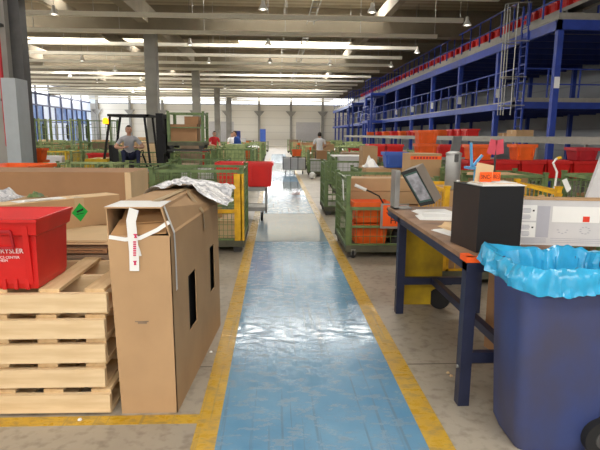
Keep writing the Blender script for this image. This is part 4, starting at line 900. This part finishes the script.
MB().quad8([(-0.13, -0.03, 1.38), (-0.02, -0.03, 1.36), (-0.02, -0.025, 1.36), (-0.13, -0.025, 1.38), (-0.09, -0.03, 1.57), (0.0, -0.03, 1.55), (0.0, -0.025, 1.55), (-0.09, -0.025, 1.57)]).build('sheet', 'pink', pk); MB().quad8([(0, -0.03, 1.36), (0.1, -0.03, 1.38), (0.1, -0.025, 1.38), (0, -0.025, 1.36), (-0.02, -0.03, 1.55), (0.08, -0.03, 1.57), (0.08, -0.025, 1.57), (-0.02, -0.025, 1.55)]).build('sheet', 'pink', pk)
container('green cage behind the yellow cage, nearest the walkway side', (3.15, 7.5, 0), 0, W=1.2, D=1.0, H=1.08, c='green', sp=0.1, half=False)
container('green cage standing right of the yellow cage under the red tote row', (4.5, 6.45, 0), 0, W=1.2, D=1.0, H=1.12, c='green', sp=0.1, half=False)
container('green cage at the far right edge in front of the red totes', (5.8, 6.45, 0), 0, W=1.2, D=1.0, H=1.12, c='green', sp=0.1, half=False)
carton('brown carton inside the green cage right of the yellow cage', (4.5, 6.45, 0.165), (0.9, 0.7, 0.7), 0, 'card_dark')
tote('orange crate low inside the far right green cage', (5.7, 6.4, 0.165), 0, 0.6, 0.5, 0.75, 'orange')
carton('tan carton inside the green cage nearest the walkway side', (3.1, 7.5, 0.165), (0.9, 0.7, 0.9), 0, 'card')
p = at_y(549, 182, 5.7)
o = MB().quad8([(-0.045, 0, -0.3), (0.045, 0, -0.3), (0.045, 0.012, -0.3), (-0.045, 0.012, -0.3), (-0.085, 0.03, 0.13), (-0.02, 0.03, 0.13), (-0.02, 0.042, 0.13), (-0.085, 0.042, 0.13)]).build('cardboard_strip', 'card_light', None, loc=(2.93, 5.45, 0.85)); o['label'] = 'upright tan cardboard strip sticking out of the yellow cage'; o['category'] = 'cardboard'
wv = thing('white_cable', 'crooked white cable sticking up from the yellow cage', 'cable', (0, 0, 0)); MB().tube([Vector((2.98, 5.8, 0.17)), at_y(555, 186, 5.8), at_y(557, 172, 5.8), at_y(553, 163, 5.8), at_y(556, 159, 5.8), at_y(560, 158, 5.8)], 0.012, 6).build('cable', 'white', wv); MB().tube([at_y(557, 158.5, 5.8), at_y(561, 157.5, 5.8)], 0.017, 6).build('plug', 'yellow', wv)
p = at_y(566, 186, 5.29); o = MB().prism([(-0.05, 0, 0.06), (0.02, 0, -0.07), (0.06, 0, -0.03), (0.0, 0, 0.08)], (0, 0.004, 0)).build('white_tag', 'white', None, loc=p); o['label'] = 'white tag hanging on the slanted yellow bar'; o['category'] = 'tag'
# white sheet at right frame edge
o = MB().quad8([(2.17, 3.62, 0.93), (2.75, 3.62, 0.93), (2.75, 3.65, 0.93), (2.17, 3.65, 0.93), (2.34, 3.62, 1.55), (2.80, 3.62, 1.58), (2.80, 3.65, 1.58), (2.34, 3.65, 1.55)]).build('white_board', 'white_card', None); o['label'] = 'white slanted board at the right frame edge behind white carton'; o['category'] = 'board'
t = thing('board_stand', 'grey low table behind the bin carrying the white board', 'table', (2.45, 3.75, 0)); MB().box(-0.42, 0.45, -0.25, 0.25, 0.89, 0.925).build('top', 'tabletop', t)
for sx in (-0.38, 0.4):
    for sy in (-0.2, 0.2): MB().box(sx-0.025, sx+0.025, sy-0.025, sy+0.025, 0, 0.89).build('leg', 'navy', t)

# red tote row on a rack
rk = thing('tote_rack', 'long low steel rack carrying the row of red totes', 'rack', (3.3, 9.2, 0))
MB().box(0, 6.2, -0.3, 0.3, 0.84, 0.88).build('shelf', 'green', rk); MB().box(0, 6.2, -0.3, 0.3, 0.25, 0.29).build('shelf', 'green', rk)
for k in range(5):
    for sy in (-0.27, 0.27): MB().box(0.02+k*1.53, 0.07+k*1.53, sy-0.025, sy+0.025, 0, 0.84).build('upright', 'green', rk)
for k in range(13):
    tote('red tote in the long row on the low rack, %s from the walkway' % ORD[k], (3.56+k*0.47, 9.2, 0.885), PI/2, 0.56, 0.45, 0.30, 'red', 'red totes in the long rack row')
tote('orange crate stacked on the red tote row in front of the blue column', (4.40, 9.2, 1.195), 0, 0.38, 0.4, 0.27, 'orange')
tote('orange crate on the red tote row near the pink papers', (3.60, 9.2, 1.195), 0, 0.44, 0.4, 0.26, 'orange')
tote('dark red tote on the red row at the right, before the blue column', (5.5, 9.2, 1.195), 0, 0.44, 0.4, 0.22, 'red_dark')

# waist-high conveyor
cv = thing('floor_conveyor', 'long grey conveyor beam on legs running below the mezzanine', 'conveyor', (6.0, 0, 0))
MB().box(-0.02, 0.02, 6.5, 46, 1.46, 1.61).build('side_rail', 'conv', cv); MB().box(0.62, 0.66, 6.5, 46, 1.46, 1.61).build('side_rail', 'conv', cv); MB().box(0.02, 0.62, 6.5, 46, 1.5, 1.53).build('belt', 'steel_d', cv)
for k in range(14):
    for sx in (0.05, 0.6): link('leg', cached('cvleg', lambda: B(-0.03, 0.03, -0.03, 0.03, 0, 1.5).mesh('leg', 'steel')), cv, (sx, 7+3*k, 0))
k = 0
for (y, m, n_) in ((13.4, 'card', 0), (13.9, 'card_dark', 0), (16.9, 'red', 1), (17.6, 'red', 1), (18.4, 'red', 1), (20.0, 'orange', 1), (20.8, 'orange', 1), (23.5, 'red', 1), (24.3, 'red', 1), (26, 'orange', 1), (28, 'red', 1), (30, 'orange', 1), (32, 'red', 1), (35, 'orange', 1)):
    k += 1
    lab = '%s on the grey conveyor beam, %s item from the near end' % ({'card': 'open tan carton', 'card_dark': 'brown carton', 'red': 'red tote', 'orange': 'orange tote'}[m], ORD[k-1])
    if n_: tote(lab, (6.32, y, 1.535), PI/2, 0.58, 0.42, 0.3, m, 'items on the grey conveyor')
    else: carton(lab, (6.32, y, 1.535), (0.5, 0.4, 0.16 if m == 'card_dark' else 0.24), 0.2, m, 'items on the grey conveyor')
# upper conveyor with red totes
uc = thing('upper_conveyor', 'grey conveyor on the upper mezzanine deck carrying red totes', 'conveyor', (8.35, 0, 4.95))
MB().box(-0.03, 0.0, 13.2, 60, 0.24, 0.34).build('side_rail', 'conv', uc); MB().box(0.5, 0.53, 13.2, 60, 0.24, 0.34).build('side_rail', 'conv', uc); MB().box(0, 0.5, 13.2, 60, 0.31, 0.34).build('belt', 'steel_d', uc)
for kk in range(16): link('leg', cached('ucleg', lambda: MB().box(-0.02, 0.02, -0.02, 0.02, -0.005, 0.28).box(0.48, 0.52, -0.02, 0.02, -0.005, 0.28).mesh('leg', 'steel')), uc, (0, 15.4+2.8*kk, 0))
for kk in range(58):
    tote('red tote riding the upper mezzanine conveyor, %s from the near end' % nth(kk), (8.6, 13.6+kk*0.68+0.08*math.sin(kk*7), 5.295), PI/2, 0.5, 0.4, 0.32, 'red2' if kk % 3 else 'red', 'red totes on the upper conveyor')

# ------------------------------------------------------------------ mid field: named things
tote('blue plastic tote on a cage right of the walkway', (2.06, 9.0, 1.06), 0, 0.42, 0.34, 0.26, 'blue_tote')
container('green cage carrying the blue tote', (2.0, 9.25, 0), 0, W=1.2, D=1.0, H=1.02, c='green', sp=0.1)
carton('wide tan carton in the cage under the blue tote', (2.03, 9.2, 0.165), (1.0, 0.8, 0.885), 0, 'card')
c = carton('tan carton with red printed tape right of the blue tote', (2.33, 8.28, 0), (0.50, 0.42, 1.33), 0.06, 'card', tape=False)
MB().box(-0.251, 0.251, -0.2125, -0.2105, 1.24, 1.29).build('printed_tape', 'orange_lab', c)
for kk in range(8): MB().box(-0.2+0.05*kk, -0.17+0.05*kk, -0.2135, -0.2125, 1.25, 1.28).build('tape_print', 'red_dark', c)
container('green cage just behind the cage with orange crates', (1.58, 10.9, 0), 0, W=1.2, D=1.0, H=1.05, c='green', sp=0.1)
carton('tall tan carton standing in the second cage right of the walkway', (1.95, 11.0, 0.165), (0.3, 0.5, 1.22), 0, 'card')
carton('small brown carton on the second cage beside the tall tan one', (2.385, 10.9, 0), (0.36, 0.4, 1.15), 0, 'card_dark')
wp = heap('white_wrap', 'crumpled white and grey wrapping on the cage near the blue tote', 'wrapping', 'white', (1.66, 9.1, 1.055), 0.13, 0.12, 0.16, 2.5, 16)
container('green cage with white papers right of the walkway, third from the camera', (2.2, 14.5, 0), 0, W=1.2, D=1.0, H=1.0, c='green', sp=0.1)
t = thing('paper_pile', 'flat white paper piles on the third cage right of walkway', 'paper', (2.05, 14.5, 1.0)); MB().box(-0.5, 0.45, -0.3, 0.3, 0.03, 0.06).build('sheet', 'white', t); MB().box(-0.45, 0.5, -0.28, 0.3, 0.0, 0.03).build('sheet', 'white_card', t)
carton('flat tan carton inside the third cage right of the walkway', (2.2, 14.5, 0.165), (1.0, 0.8, 0.83), 0, 'white_card')
# cage with white sides and carts in the aisle distance
container('green cage with white cartons in front of the standing man', (1.78, 20.9, 0), 0, W=1.0, D=0.9, H=0.98, c='green', sp=0.12)
carton('white carton inside the cage in front of the standing man', (1.66, 20.8, 0.165), (0.6, 0.6, 0.5), 0, 'white_card')
carton('brown carton on top of the white one before the standing man', (1.9, 20.85, 0.67), (0.55, 0.5, 0.33), 0, 'card_dark')
ca = thing('mesh_cart', 'pale wheeled cart at the far end of the walkway', 'cart', (0.76, 21.7, 0))
MB().box(-0.46, 0.46, -0.3, 0.3, 0.18, 0.22).build('deck', 'steel', ca); MB().box(-0.45, 0.45, -0.28, 0.28, 0.22, 0.66).build('white_liner', 'white_card', ca)
for x in (-0.46, -0.15, 0.15, 0.46): MB().box(x-0.015, x+0.015, -0.31, -0.285, 0.2, 0.72).build('upright', 'steel_d', ca)
MB().box(-0.47, 0.47, -0.31, -0.285, 0.69, 0.72).build('top_rail', 'steel_d', ca)
for x in (-0.35, 0, 0.35): caster(ca, (x, -0.25, 0), 0.07)
tote('orange crate on the pale wheeled cart', (0.86, 21.7, 0.74), 0, 0.42, 0.4, 0.27, 'orange')
o = MB().lathe([(0.03, 0), (0.11, 0.05), (0.13, 0.13), (0.1, 0.22), (0.03, 0.26)], n=12).build('white_bundle', 'white', None, True, loc=(1.35, 19.2, 0)); o['label'] = 'small white bundle on the floor beside the far green cage'; o['category'] = 'bundle'

# orange stacks
for kk in range(3): tote('orange crate in the tall stack by the grey conveyor, %s from the bottom' % ORD[kk], (3.28, 11.4, 0.86+kk*0.29), 0, 0.46, 0.4, 0.28, 'orange', 'orange crate stack by the conveyor')
container('green cage carrying the tall orange crate stack', (3.2, 11.4, 0), 0, W=1.2, D=1.0, H=0.84, c='green', sp=0.12)
carton('tan carton filling the cage under the orange stack', (3.2, 11.4, 0.165), (1.0, 0.8, 0.69), 0, 'card')
for kk in range(4):
    x = 2.35+kk*0.42 if kk < 2 else 4.0+(kk-2)*0.5
    tote('red tote on a rack by the orange stack, %s from the walkway' % ORD[kk], (x, 12.3, 1.12), PI/2, 0.5, 0.4, 0.28, 'red2', 'red totes by the orange stack')
t = thing('side_rack', 'steel rack carrying red totes behind the orange stack', 'rack', (2.1, 12.3, 0)); MB().box(0, 3.0, -0.28, 0.28, 1.06, 1.115).build('shelf', 'steel', t)
for x in (0.03, 1.5, 2.97):
    for sy in (-0.27, 0.27): MB().box(x-0.025, x+0.025, sy-0.025, sy+0.025, 0, 1.06).build('upright', 'steel', t)
# far left orange crates by the column
for kk in range(5): tote('orange crate in the stack by the dock windows, %s from the bottom' % ORD[kk], (-5.22, 11.75, kk*0.255), 0, 0.36, 0.36, 0.245, 'orange', 'orange crate stack by the dock windows')
tote('flat orange crate on a cage near the left column', (-3.95, 8.15, 1.037), 0.0, 0.8, 1.02, 0.08, 'orange')

# ------------------------------------------------------------------ mid field: rows of cages
cnt = [0]
CONT = ['card', 'card_dark', 'card_light', 'green2', 'white_card', 'card_grey']
def row(side, r, y, xlist, near):
    for i, x in enumerate(xlist):
        cnt[0] += 1
        rowname = 'row %s left of the walkway' if side == 'l' else 'row %s right of the walkway'
        rowname = rowname.replace('row %s', '%s row' % ORD[r])
        lab = 'green wire cage in the %s, %s from the walkway' % (rowname, ORD[i])
        jy = random.uniform(-0.07, 0.07); jx = random.uniform(-0.03, 0.03); rz = random.uniform(-0.03, 0.03)
        H = 2.1 if (side == 'l' and 20 < y < 21 and -9.6 < x < -5.8) else random.choice((0.95, 1.05, 1.05, 1.15)) if not (r == 0 and side == 'l') else 1.0; c = random.choice(('green', 'green', 'green2', 'green', 'yellow_old' if near and random.random() < 0.4 else 'green2'))
        container(lab.replace('green', 'worn yellow') if c == 'yellow_old' else lab, (x+jx, y+jy, 0), rz, W=1.2, D=1.0, H=H, c=c, sp=0.1 if near else 0.2, wt=0.009 if near else 0.014, group='wire cages in rows', wires=y < 40)
        k2 = random.random()
        where = 'in cage %s, %s' % (ORD[i], rowname)
        if k2 < 0.62:
            hh = random.uniform(0.4, 0.78 if near else 1.2)
            m = random.choice([c_ for c_ in CONT if c_ != 'green2' or not near]); nm = {'card': 'tan carton', 'card_dark': 'brown carton', 'card_light': 'pale carton', 'green2': 'pale green carton', 'white_card': 'white carton', 'card_grey': 'grey-brown carton'}[m]
            carton('%s %s' % (nm, where), (x+jx+random.uniform(-0.1, 0.1), y+jy, 0.165), (random.uniform(0.5, 0.95), random.uniform(0.5, 0.8), hh), rz, m, 'cartons in the cages', tape=near)
        elif k2 < 0.72:
            m = random.choice(('orange', 'red'))
            for q_ in range(3): tote('%s tote, %s of the pile %s' % (m, ('bottom', 'middle', 'top')[q_], where), (x+jx+0.03*q_, y+jy, 0.165+0.285*q_), rz, 0.58, 0.42, 0.28, m, 'totes in the cages')
        elif k2 < 0.86:
            hh = random.uniform(0.5, 0.7); carton('brown carton %s' % where, (x+jx, y+jy, 0.165), (0.8, 0.7, hh), rz, 'card_dark', 'cartons in the cages', tape=near)
            o = heap('white_wrap', 'white plastic wrap %s' % where, 'wrapping', 'white', (x+jx, y+jy, 0.17+hh), 0.3, 0.25, 0.2, random.uniform(0, 50), 10)
XL = lambda x0, y, step=1.36: [x0-step*k for k in range(20) if x0-step*k > -0.56*y-0.3]
row('l', 0, 8.15, [-2.75, -4.15], True)
row('l', 1, 9.9, [-2.15, -3.5], True)
row('l', 2, 11.45, [-1.6, -2.95, -4.3], True)
row('l', 3, 16.0, [-1.3, -2.65, -4.0, -5.35, -6.7], True)
lr = [(17.5, -1.3), (18.9, -1.45), (20.4, -1.3), (22.2, -1.5), (26.0, -1.3), (28.5, -1.3), (30.2, -1.4), (33.0, -1.3), (36.2, -1.5), (40.0, -1.3), (44.5, -1.4), (50, -1.3)]
for i, (y, x0) in enumerate(lr):
    xs_ = [x for x in XL(x0, y) if not (abs(x+5.7) < 1.0 and min(abs(y-c) for c in COLS_Y) < 1.0) and not (abs(x+15.7) < 1.0 and min(abs(y-c) for c in COLS_Y) < 1.0)]
    row('l', 4+i, y, xs_[:9], False)
rr_ = [(13.6, 4.6, 1), (16.6, 2.3, 3), (18.4, 3.3, 2), (23.8, 2.2, 3), (25.6, 2.0, 3), (27.5, 2.0, 3), (30.5, 1.9, 3), (34, 1.9, 3), (38, 1.8, 3), (43, 1.8, 3), (48, 1.7, 3)]
for i, (y, x0, nn_) in enumerate(rr_): row('r', i, y, [x0+1.3*k for k in range(nn_)], False)
# tall things at the far end
for kk, (x, y, zt, m) in enumerate(((-1.4, 58, 2.2, 'blue_tote'), (-4.3, 60, 2.0, 'blue_dk'))):
    t = thing('blue_cabinet', ['blue cabinet before the far wall, nearer the walkway', 'blue cabinet before the far wall, farther left'][kk], 'cabinet', (x, y, 0)); MB().box(-0.3, 0.3, -0.4, 0.4, 0, zt).build('body', m, t); MB().box(-0.28, -0.01, -0.42, -0.4, 0.1, zt-0.05).build('door', m, t); MB().box(0.01, 0.28, -0.42, -0.4, 0.1, zt-0.05).build('door', m, t)

# ------------------------------------------------------------------ people
def skinned(verts, edges, radii, sub=1):
    me = bpy.data.meshes.new('skel'); me.from_pydata([tuple(v) for v in verts], edges, []); o = bpy.data.objects.new('skel', me); COL.objects.link(o)
    o.modifiers.new('skin', 'SKIN'); s = o.modifiers.new('sub', 'SUBSURF'); s.levels = sub; s.render_levels = sub
    for i, d in enumerate(me.skin_vertices[0].data): d.radius = (radii[i], radii[i]); d.use_root = (i == 0)
    dg = bpy.context.evaluated_depsgraph_get(); out = bpy.data.meshes.new_from_object(o.evaluated_get(dg)); bpy.data.objects.remove(o)
    return out
def person(label, loc, rotz, J, shirt, trousers, hair=True, sleeve='short'):
    """J: joint name -> position (local, figure faces -Y)"""
    t = thing('person', label, 'person', loc, rotz)
    names = []; V = []; Rr = []; E = []; lab = []
    def add(n_, p_, r_): names.append(n_); V.append(Vector(p_)); Rr.append(r_); return len(V)-1
    rad = dict(pelvis=.135, waist=.125, chest=.15, upper=.12, neck=.055, head0=.06)
    for n_ in ('pelvis', 'waist', 'chest', 'upper', 'neck', 'head0'): add(n_, J[n_], rad[n_])
    for a_ in range(5): E.append((a_, a_+1)); lab.append('shirt' if a_ < 3 else 'skin')
    E_l = {}
    for s in ('l', 'r'):
        sh = add('sh', J['shoulder_'+s], .065); el = add('el', J['elbow_'+s], .045); wr_ = add('wr', J['wrist_'+s], .03); pm_ = add('pm', J['palm_'+s], .036)
        mid = add('mid', (Vector(J['shoulder_'+s])+Vector(J['elbow_'+s]))/2, .056)
        E.extend([(3, sh), (sh, mid), (mid, el), (el, wr_), (wr_, pm_)]); lab.extend(['shirt', 'shirt', 'skin' if sleeve == 'short' else 'shirt', 'skin' if sleeve != 'long' else 'shirt', 'skin'])
        d = (Vector(J['palm_'+s])-Vector(J['wrist_'+s])).normalized(); side = d.cross(Vector((0, 0, 1))); side = side.normalized() if side.length > 0.1 else Vector((1, 0, 0))
        for k_ in range(4):
            b_ = Vector(J['palm_'+s])+side*(k_-1.5)*0.022+d*0.03; ln = (0.06, 0.075, 0.07, 0.052)[k_]
            f0 = add('f', b_+d*ln*0.5, .0095); f1 = add('f', b_+d*ln+Vector((0, 0, -0.025)), .008); E.extend([(pm_, f0), (f0, f1)]); lab.extend(['skin', 'skin'])
        th0 = add('t', Vector(J['palm_'+s])-side*0.05-d*0.01, .011); th1 = add('t', Vector(J['palm_'+s])-side*0.07+d*0.03, .009); E.extend([(pm_, th0), (th0, th1)]); lab.extend(['skin', 'skin'])
        hp = add('hp', J['hip_'+s], .095); kn = add('kn', J['knee_'+s], .065); an = add('an', J['ankle_'+s], .045); to = add('to', J['toe_'+s], .04)
        E.extend([(0, hp), (hp, kn), (kn, an), (an, to)]); lab.extend(['tr', 'tr', 'tr', 'shoe'])
    me = skinned(V, E, Rr, 2)
    # head: ellipsoid with brow, nose and chin, joined into the same mesh
    bm = bmesh.new(); bm.from_mesh(me); hc = Vector(J['head']); yaw = J.get('yaw', 0)
    rot = Matrix.Rotation(yaw, 3, 'Z')
    hs_ = bmesh.ops.create_uvsphere(bm, u_segments=20, v_segments=14, radius=1.0)['verts']
    for v in hs_:
        c_ = v.co.copy(); x, y, z = c_.x*0.078, c_.y*0.098, c_.z*0.122
        if z < 0: x *= 1+z*1.8; y *= 1+z*0.8
        if y < -0.06 and abs(x) < 0.02 and -0.045 < z < 0.02: y -= 0.022*(1-abs(z+0.015)/0.04)
        if y < -0.05 and abs(z-0.02) < 0.012 and 0.015 < abs(x) < 0.05: y += 0.008
        if abs(z) < 0.03 and abs(y) < 0.03 and abs(x) > 0.06: x *= 1.14
        v.co = rot @ Vector((x, y, z)) + hc
    hset = set(v.index for v in hs_)
    bm.verts.index_update(); hset = set(v.index for v in hs_)
    out = bpy.data.meshes.new('body'); bm.to_mesh(out); bm.free()
    mats = {'skin': M['skin'], 'shirt': M[shirt], 'tr': M[trousers], 'shoe': M['rubber']}
    order = ['skin', 'shirt', 'tr', 'shoe']; out.materials.clear()
    for k_ in order: out.materials.append(mats[k_])
    for p_ in out.polygons:
        p_.use_smooth = True
        if all(vi in hset for vi in p_.vertices): p_.material_index = 0; continue
        c_ = p_.center; best = None
        for (e, l_) in zip(E, lab):
            a_, b_ = V[e[0]], V[e[1]]; ab = b_-a_; tt = max(0, min(1, (c_-a_).dot(ab)/max(1e-9, ab.length_squared))); dd = (c_-(a_+ab*tt)).length-0.5*(Rr[e[0]]+Rr[e[1]])
            if best is None or dd < best[0]: best = (dd, l_)
        p_.material_index = order.index(best[1])
    b = link('body', out, t)
    bm = bmesh.new(); vs = bmesh.ops.create_uvsphere(bm, u_segments=20, v_segments=14, radius=1.0)['verts']
    kill = [v for v in vs if v.co.z < -0.05 and v.co.y < 0.25 or (v.co.y < -0.35 and v.co.z < 0.55) or v.co.z < -0.6]
    bmesh.ops.delete(bm, geom=kill, context='VERTS')
    for v in bm.verts: v.co = rot @ Vector((v.co.x*0.086, v.co.y*0.106+0.004, v.co.z*0.128+0.004)) + hc
    hm = bpy.data.meshes.new('hair'); bm.to_mesh(hm); bm.free(); hm.materials.append(M['hair']); link('hair', hm, t)
    for s in (-1, 1):
        e_ = rot @ Vector((s*0.03, -0.088, 0.012))+hc; MB().lathe([(0.002, -0.008), (0.009, -0.004), (0.009, 0.004), (0.002, 0.008)], n=8).build('eye', 'ink', t, True, loc=e_)
    m_ = rot @ Vector((0, -0.088, -0.055))+hc; MB().box(-0.02, 0.02, -0.004, 0.004, -0.004, 0.004).build('mouth', 'red_dark', t, loc=m_, rotz=yaw)
    return t
def standing(lean=0.0, arms='down', H=1.75):
    k = H/1.75; L_ = math.sin(lean); c_ = math.cos(lean)
    up = lambda h, f=0.0, x=0.0: (x, -(h-0.95)*L_*k-f, (0.95+(h-0.95)*c_)*k if h > 0.95 else h*k)
    J = dict(pelvis=up(.95), waist=up(1.1), chest=up(1.28), upper=up(1.42), neck=up(1.5), head0=up(1.56, .01), head=up(1.635, .02))
    for s, sg in (('l', -1), ('r', 1)):
        J['shoulder_'+s] = up(1.42, 0, sg*.19)
        if arms == 'down': J['elbow_'+s] = up(1.14, -.02, sg*.25); J['wrist_'+s] = up(0.96, .06, sg*.26); J['palm_'+s] = up(.88, .09, sg*.26)
        else: J['elbow_'+s] = up(1.16, .08, sg*.26); J['wrist_'+s] = up(1.12, .3, sg*.17); J['palm_'+s] = up(1.11, .38, sg*.14)
        J['hip_'+s] = (sg*.1, 0, .9*k); J['knee_'+s] = (sg*.11, -.02, .5*k); J['ankle_'+s] = (sg*.12, .02, .085*k); J['toe_'+s] = (sg*.13, -.13, .04*k)
    return J
person('man with dark hair in white shirt and navy trousers seen from behind', (1.84, 22.0, 0), PI, standing(0.1, 'fwd', 1.72), 'shirt_white', 'navy_cloth', sleeve='short')
person('worker in a red shirt bending over the far cages', (-2.88, 24.6, 0), 0.5, standing(0.15, 'fwd', 1.74), 'shirt_red', 'navy_cloth')
person('worker in a blue shirt leaning over the far cages', (-1.62, 24.1, 0), -1.1, standing(0.35, 'fwd', 1.8), 'shirt_blue', 'shirt_blue', sleeve='long')
person('worker in a white shirt between the red and blue ones', (-2.25, 27.25, 0), 0.4, standing(0.12, 'fwd', 1.7), 'shirt_white', 'navy_cloth')

# ------------------------------------------------------------------ forklift with driver and raised cage
FY = 14.2
fk = thing('forklift', 'dark forklift with overhead guard and lit amber beacon beyond the left cages', 'forklift', (-3.86, FY, 0))
MB().frust((-1.0, 0.75, -0.5, 0.5), 0.18, (-0.95, 0.7, -0.5, 0.5), 0.62).build('chassis', 'steel_d', fk); MB().frust((-1.15, -0.45, -0.5, 0.5), 0.3, (-1.05, -0.5, -0.48, 0.48), 0.95).build('counterweight', 'yellow_old', fk)
MB().box(-0.45, 0.0, -0.25, 0.25, 0.62, 0.85).build('seat', 'black', fk); MB().box(-0.5, -0.4, -0.25, 0.25, 0.85, 1.3).build('backrest', 'black', fk)
for x, xt in ((-0.62, -0.36), (0.62, 0.5)):
    for y in (-0.45, 0.45): MB().bar((x, y, 0.62), (xt, y, 2.06), 0.05).build('guard_post', 'black', fk)
MB().box(-0.42, 0.62, -0.5, -0.43, 2.03, 2.09).box(-0.42, 0.62, 0.43, 0.5, 2.03, 2.09).box(-0.42, -0.36, -0.5, 0.5, 2.03, 2.09).box(0.54, 0.62, -0.5, 0.5, 2.03, 2.09).build('guard_roof', 'black', fk)
for k in range(5): MB().box(-0.26+0.17*k, -0.22+0.17*k, -0.45, 0.45, 2.04, 2.07).build('guard_bar', 'black', fk)
mst = MB().box(0.78, 0.95, -0.42, -0.3, 0.08, 2.12).box(0.78, 0.95, 0.3, 0.42, 0.08, 2.12).box(0.8, 0.92, -0.3, 0.3, 2.0, 2.1).box(0.8, 0.92, -0.3, 0.3, 0.9, 1.0).box(0.82, 0.9, -0.12, 0.12, 0.1, 2.0).build('mast', 'black', fk)
MB().box(0.96, 1.02, -0.45, 0.45, 1.1, 1.6).build('carriage', 'black', fk)
for y in (-0.3, 0.2): MB().box(1.02, 2.1, y, y+0.12, 1.16, 1.20).build('fork', 'steel_d', fk)
for x, r in ((-0.7, 0.24), (0.5, 0.28)):
    for y in (-0.46, 0.46): MB().tube([(x, y-0.1, r), (x, y+0.1, r)], r, 20).build('wheel', 'rubber', fk, True)
MB().tube([(0.42, 0, 0.7), (0.3, 0, 1.08)], 0.025, 8).build('steering_column', 'black', fk); MB().tube([(0.28+0.02*math.sin(a_*PI/8), 0.17*math.cos(a_*PI/8), 1.08+0.17*math.sin(a_*PI/8)*0.5) for a_ in range(17)], 0.014, 6).build('steering_wheel', 'black', fk)
bc = MB().lathe([(0.07, 0), (0.075, 0.02), (0.07, 0.12), (0.04, 0.15)], n=12).build('beacon', 'beacon', fk, True, loc=(-0.46, -0.52, 1.84)); MB().bar((0, 0.0, 0), (0.07, 0.07, -0.02), 0.03).build('bracket', 'black', bc)
# seated driver facing the mast (+X), turned a little towards the camera
J = dict(pelvis=(0, .1, .14), waist=(0, .07, .28), chest=(0, .01, .44), upper=(0, -.05, .57), neck=(0, -.07, .65), head0=(0, -.08, .71), head=(0, -.10, .79), yaw=0.1)
for s, sg in (('l', -1), ('r', 1)):
    J['shoulder_'+s] = (sg*.19, -.03, .56); J['elbow_'+s] = (sg*.36, -.14, .34); J['wrist_'+s] = (sg*.16, -.36, .34); J['palm_'+s] = (sg*.12, -.43, .36)
    J['hip_'+s] = (sg*.1, -.04, .09); J['knee_'+s] = (sg*.19, -.4, .26); J['ankle_'+s] = (sg*.17, -.42, -.16); J['toe_'+s] = (sg*.18, -.55, -.19)
person('seated forklift driver in a grey shirt and navy trousers', (-3.9, FY, 0.90), 0.35, J, 'shirt_grey', 'navy_cloth')
container('green cage raised on the forks of the forklift', (-2.32, FY, 1.225), 0, W=0.95, D=0.9, H=0.92, c='green', sp=0.12, half=False, wires=False)
carton('large brown carton inside the raised cage on the forklift', (-2.4, FY-0.1, 1.39), (0.72, 0.6, 0.46), 0, 'card_dark')
carton('smaller brown carton on top inside the raised cage', (-2.2, FY, 1.855), (0.36, 0.5, 0.2), 0, 'card_dark')
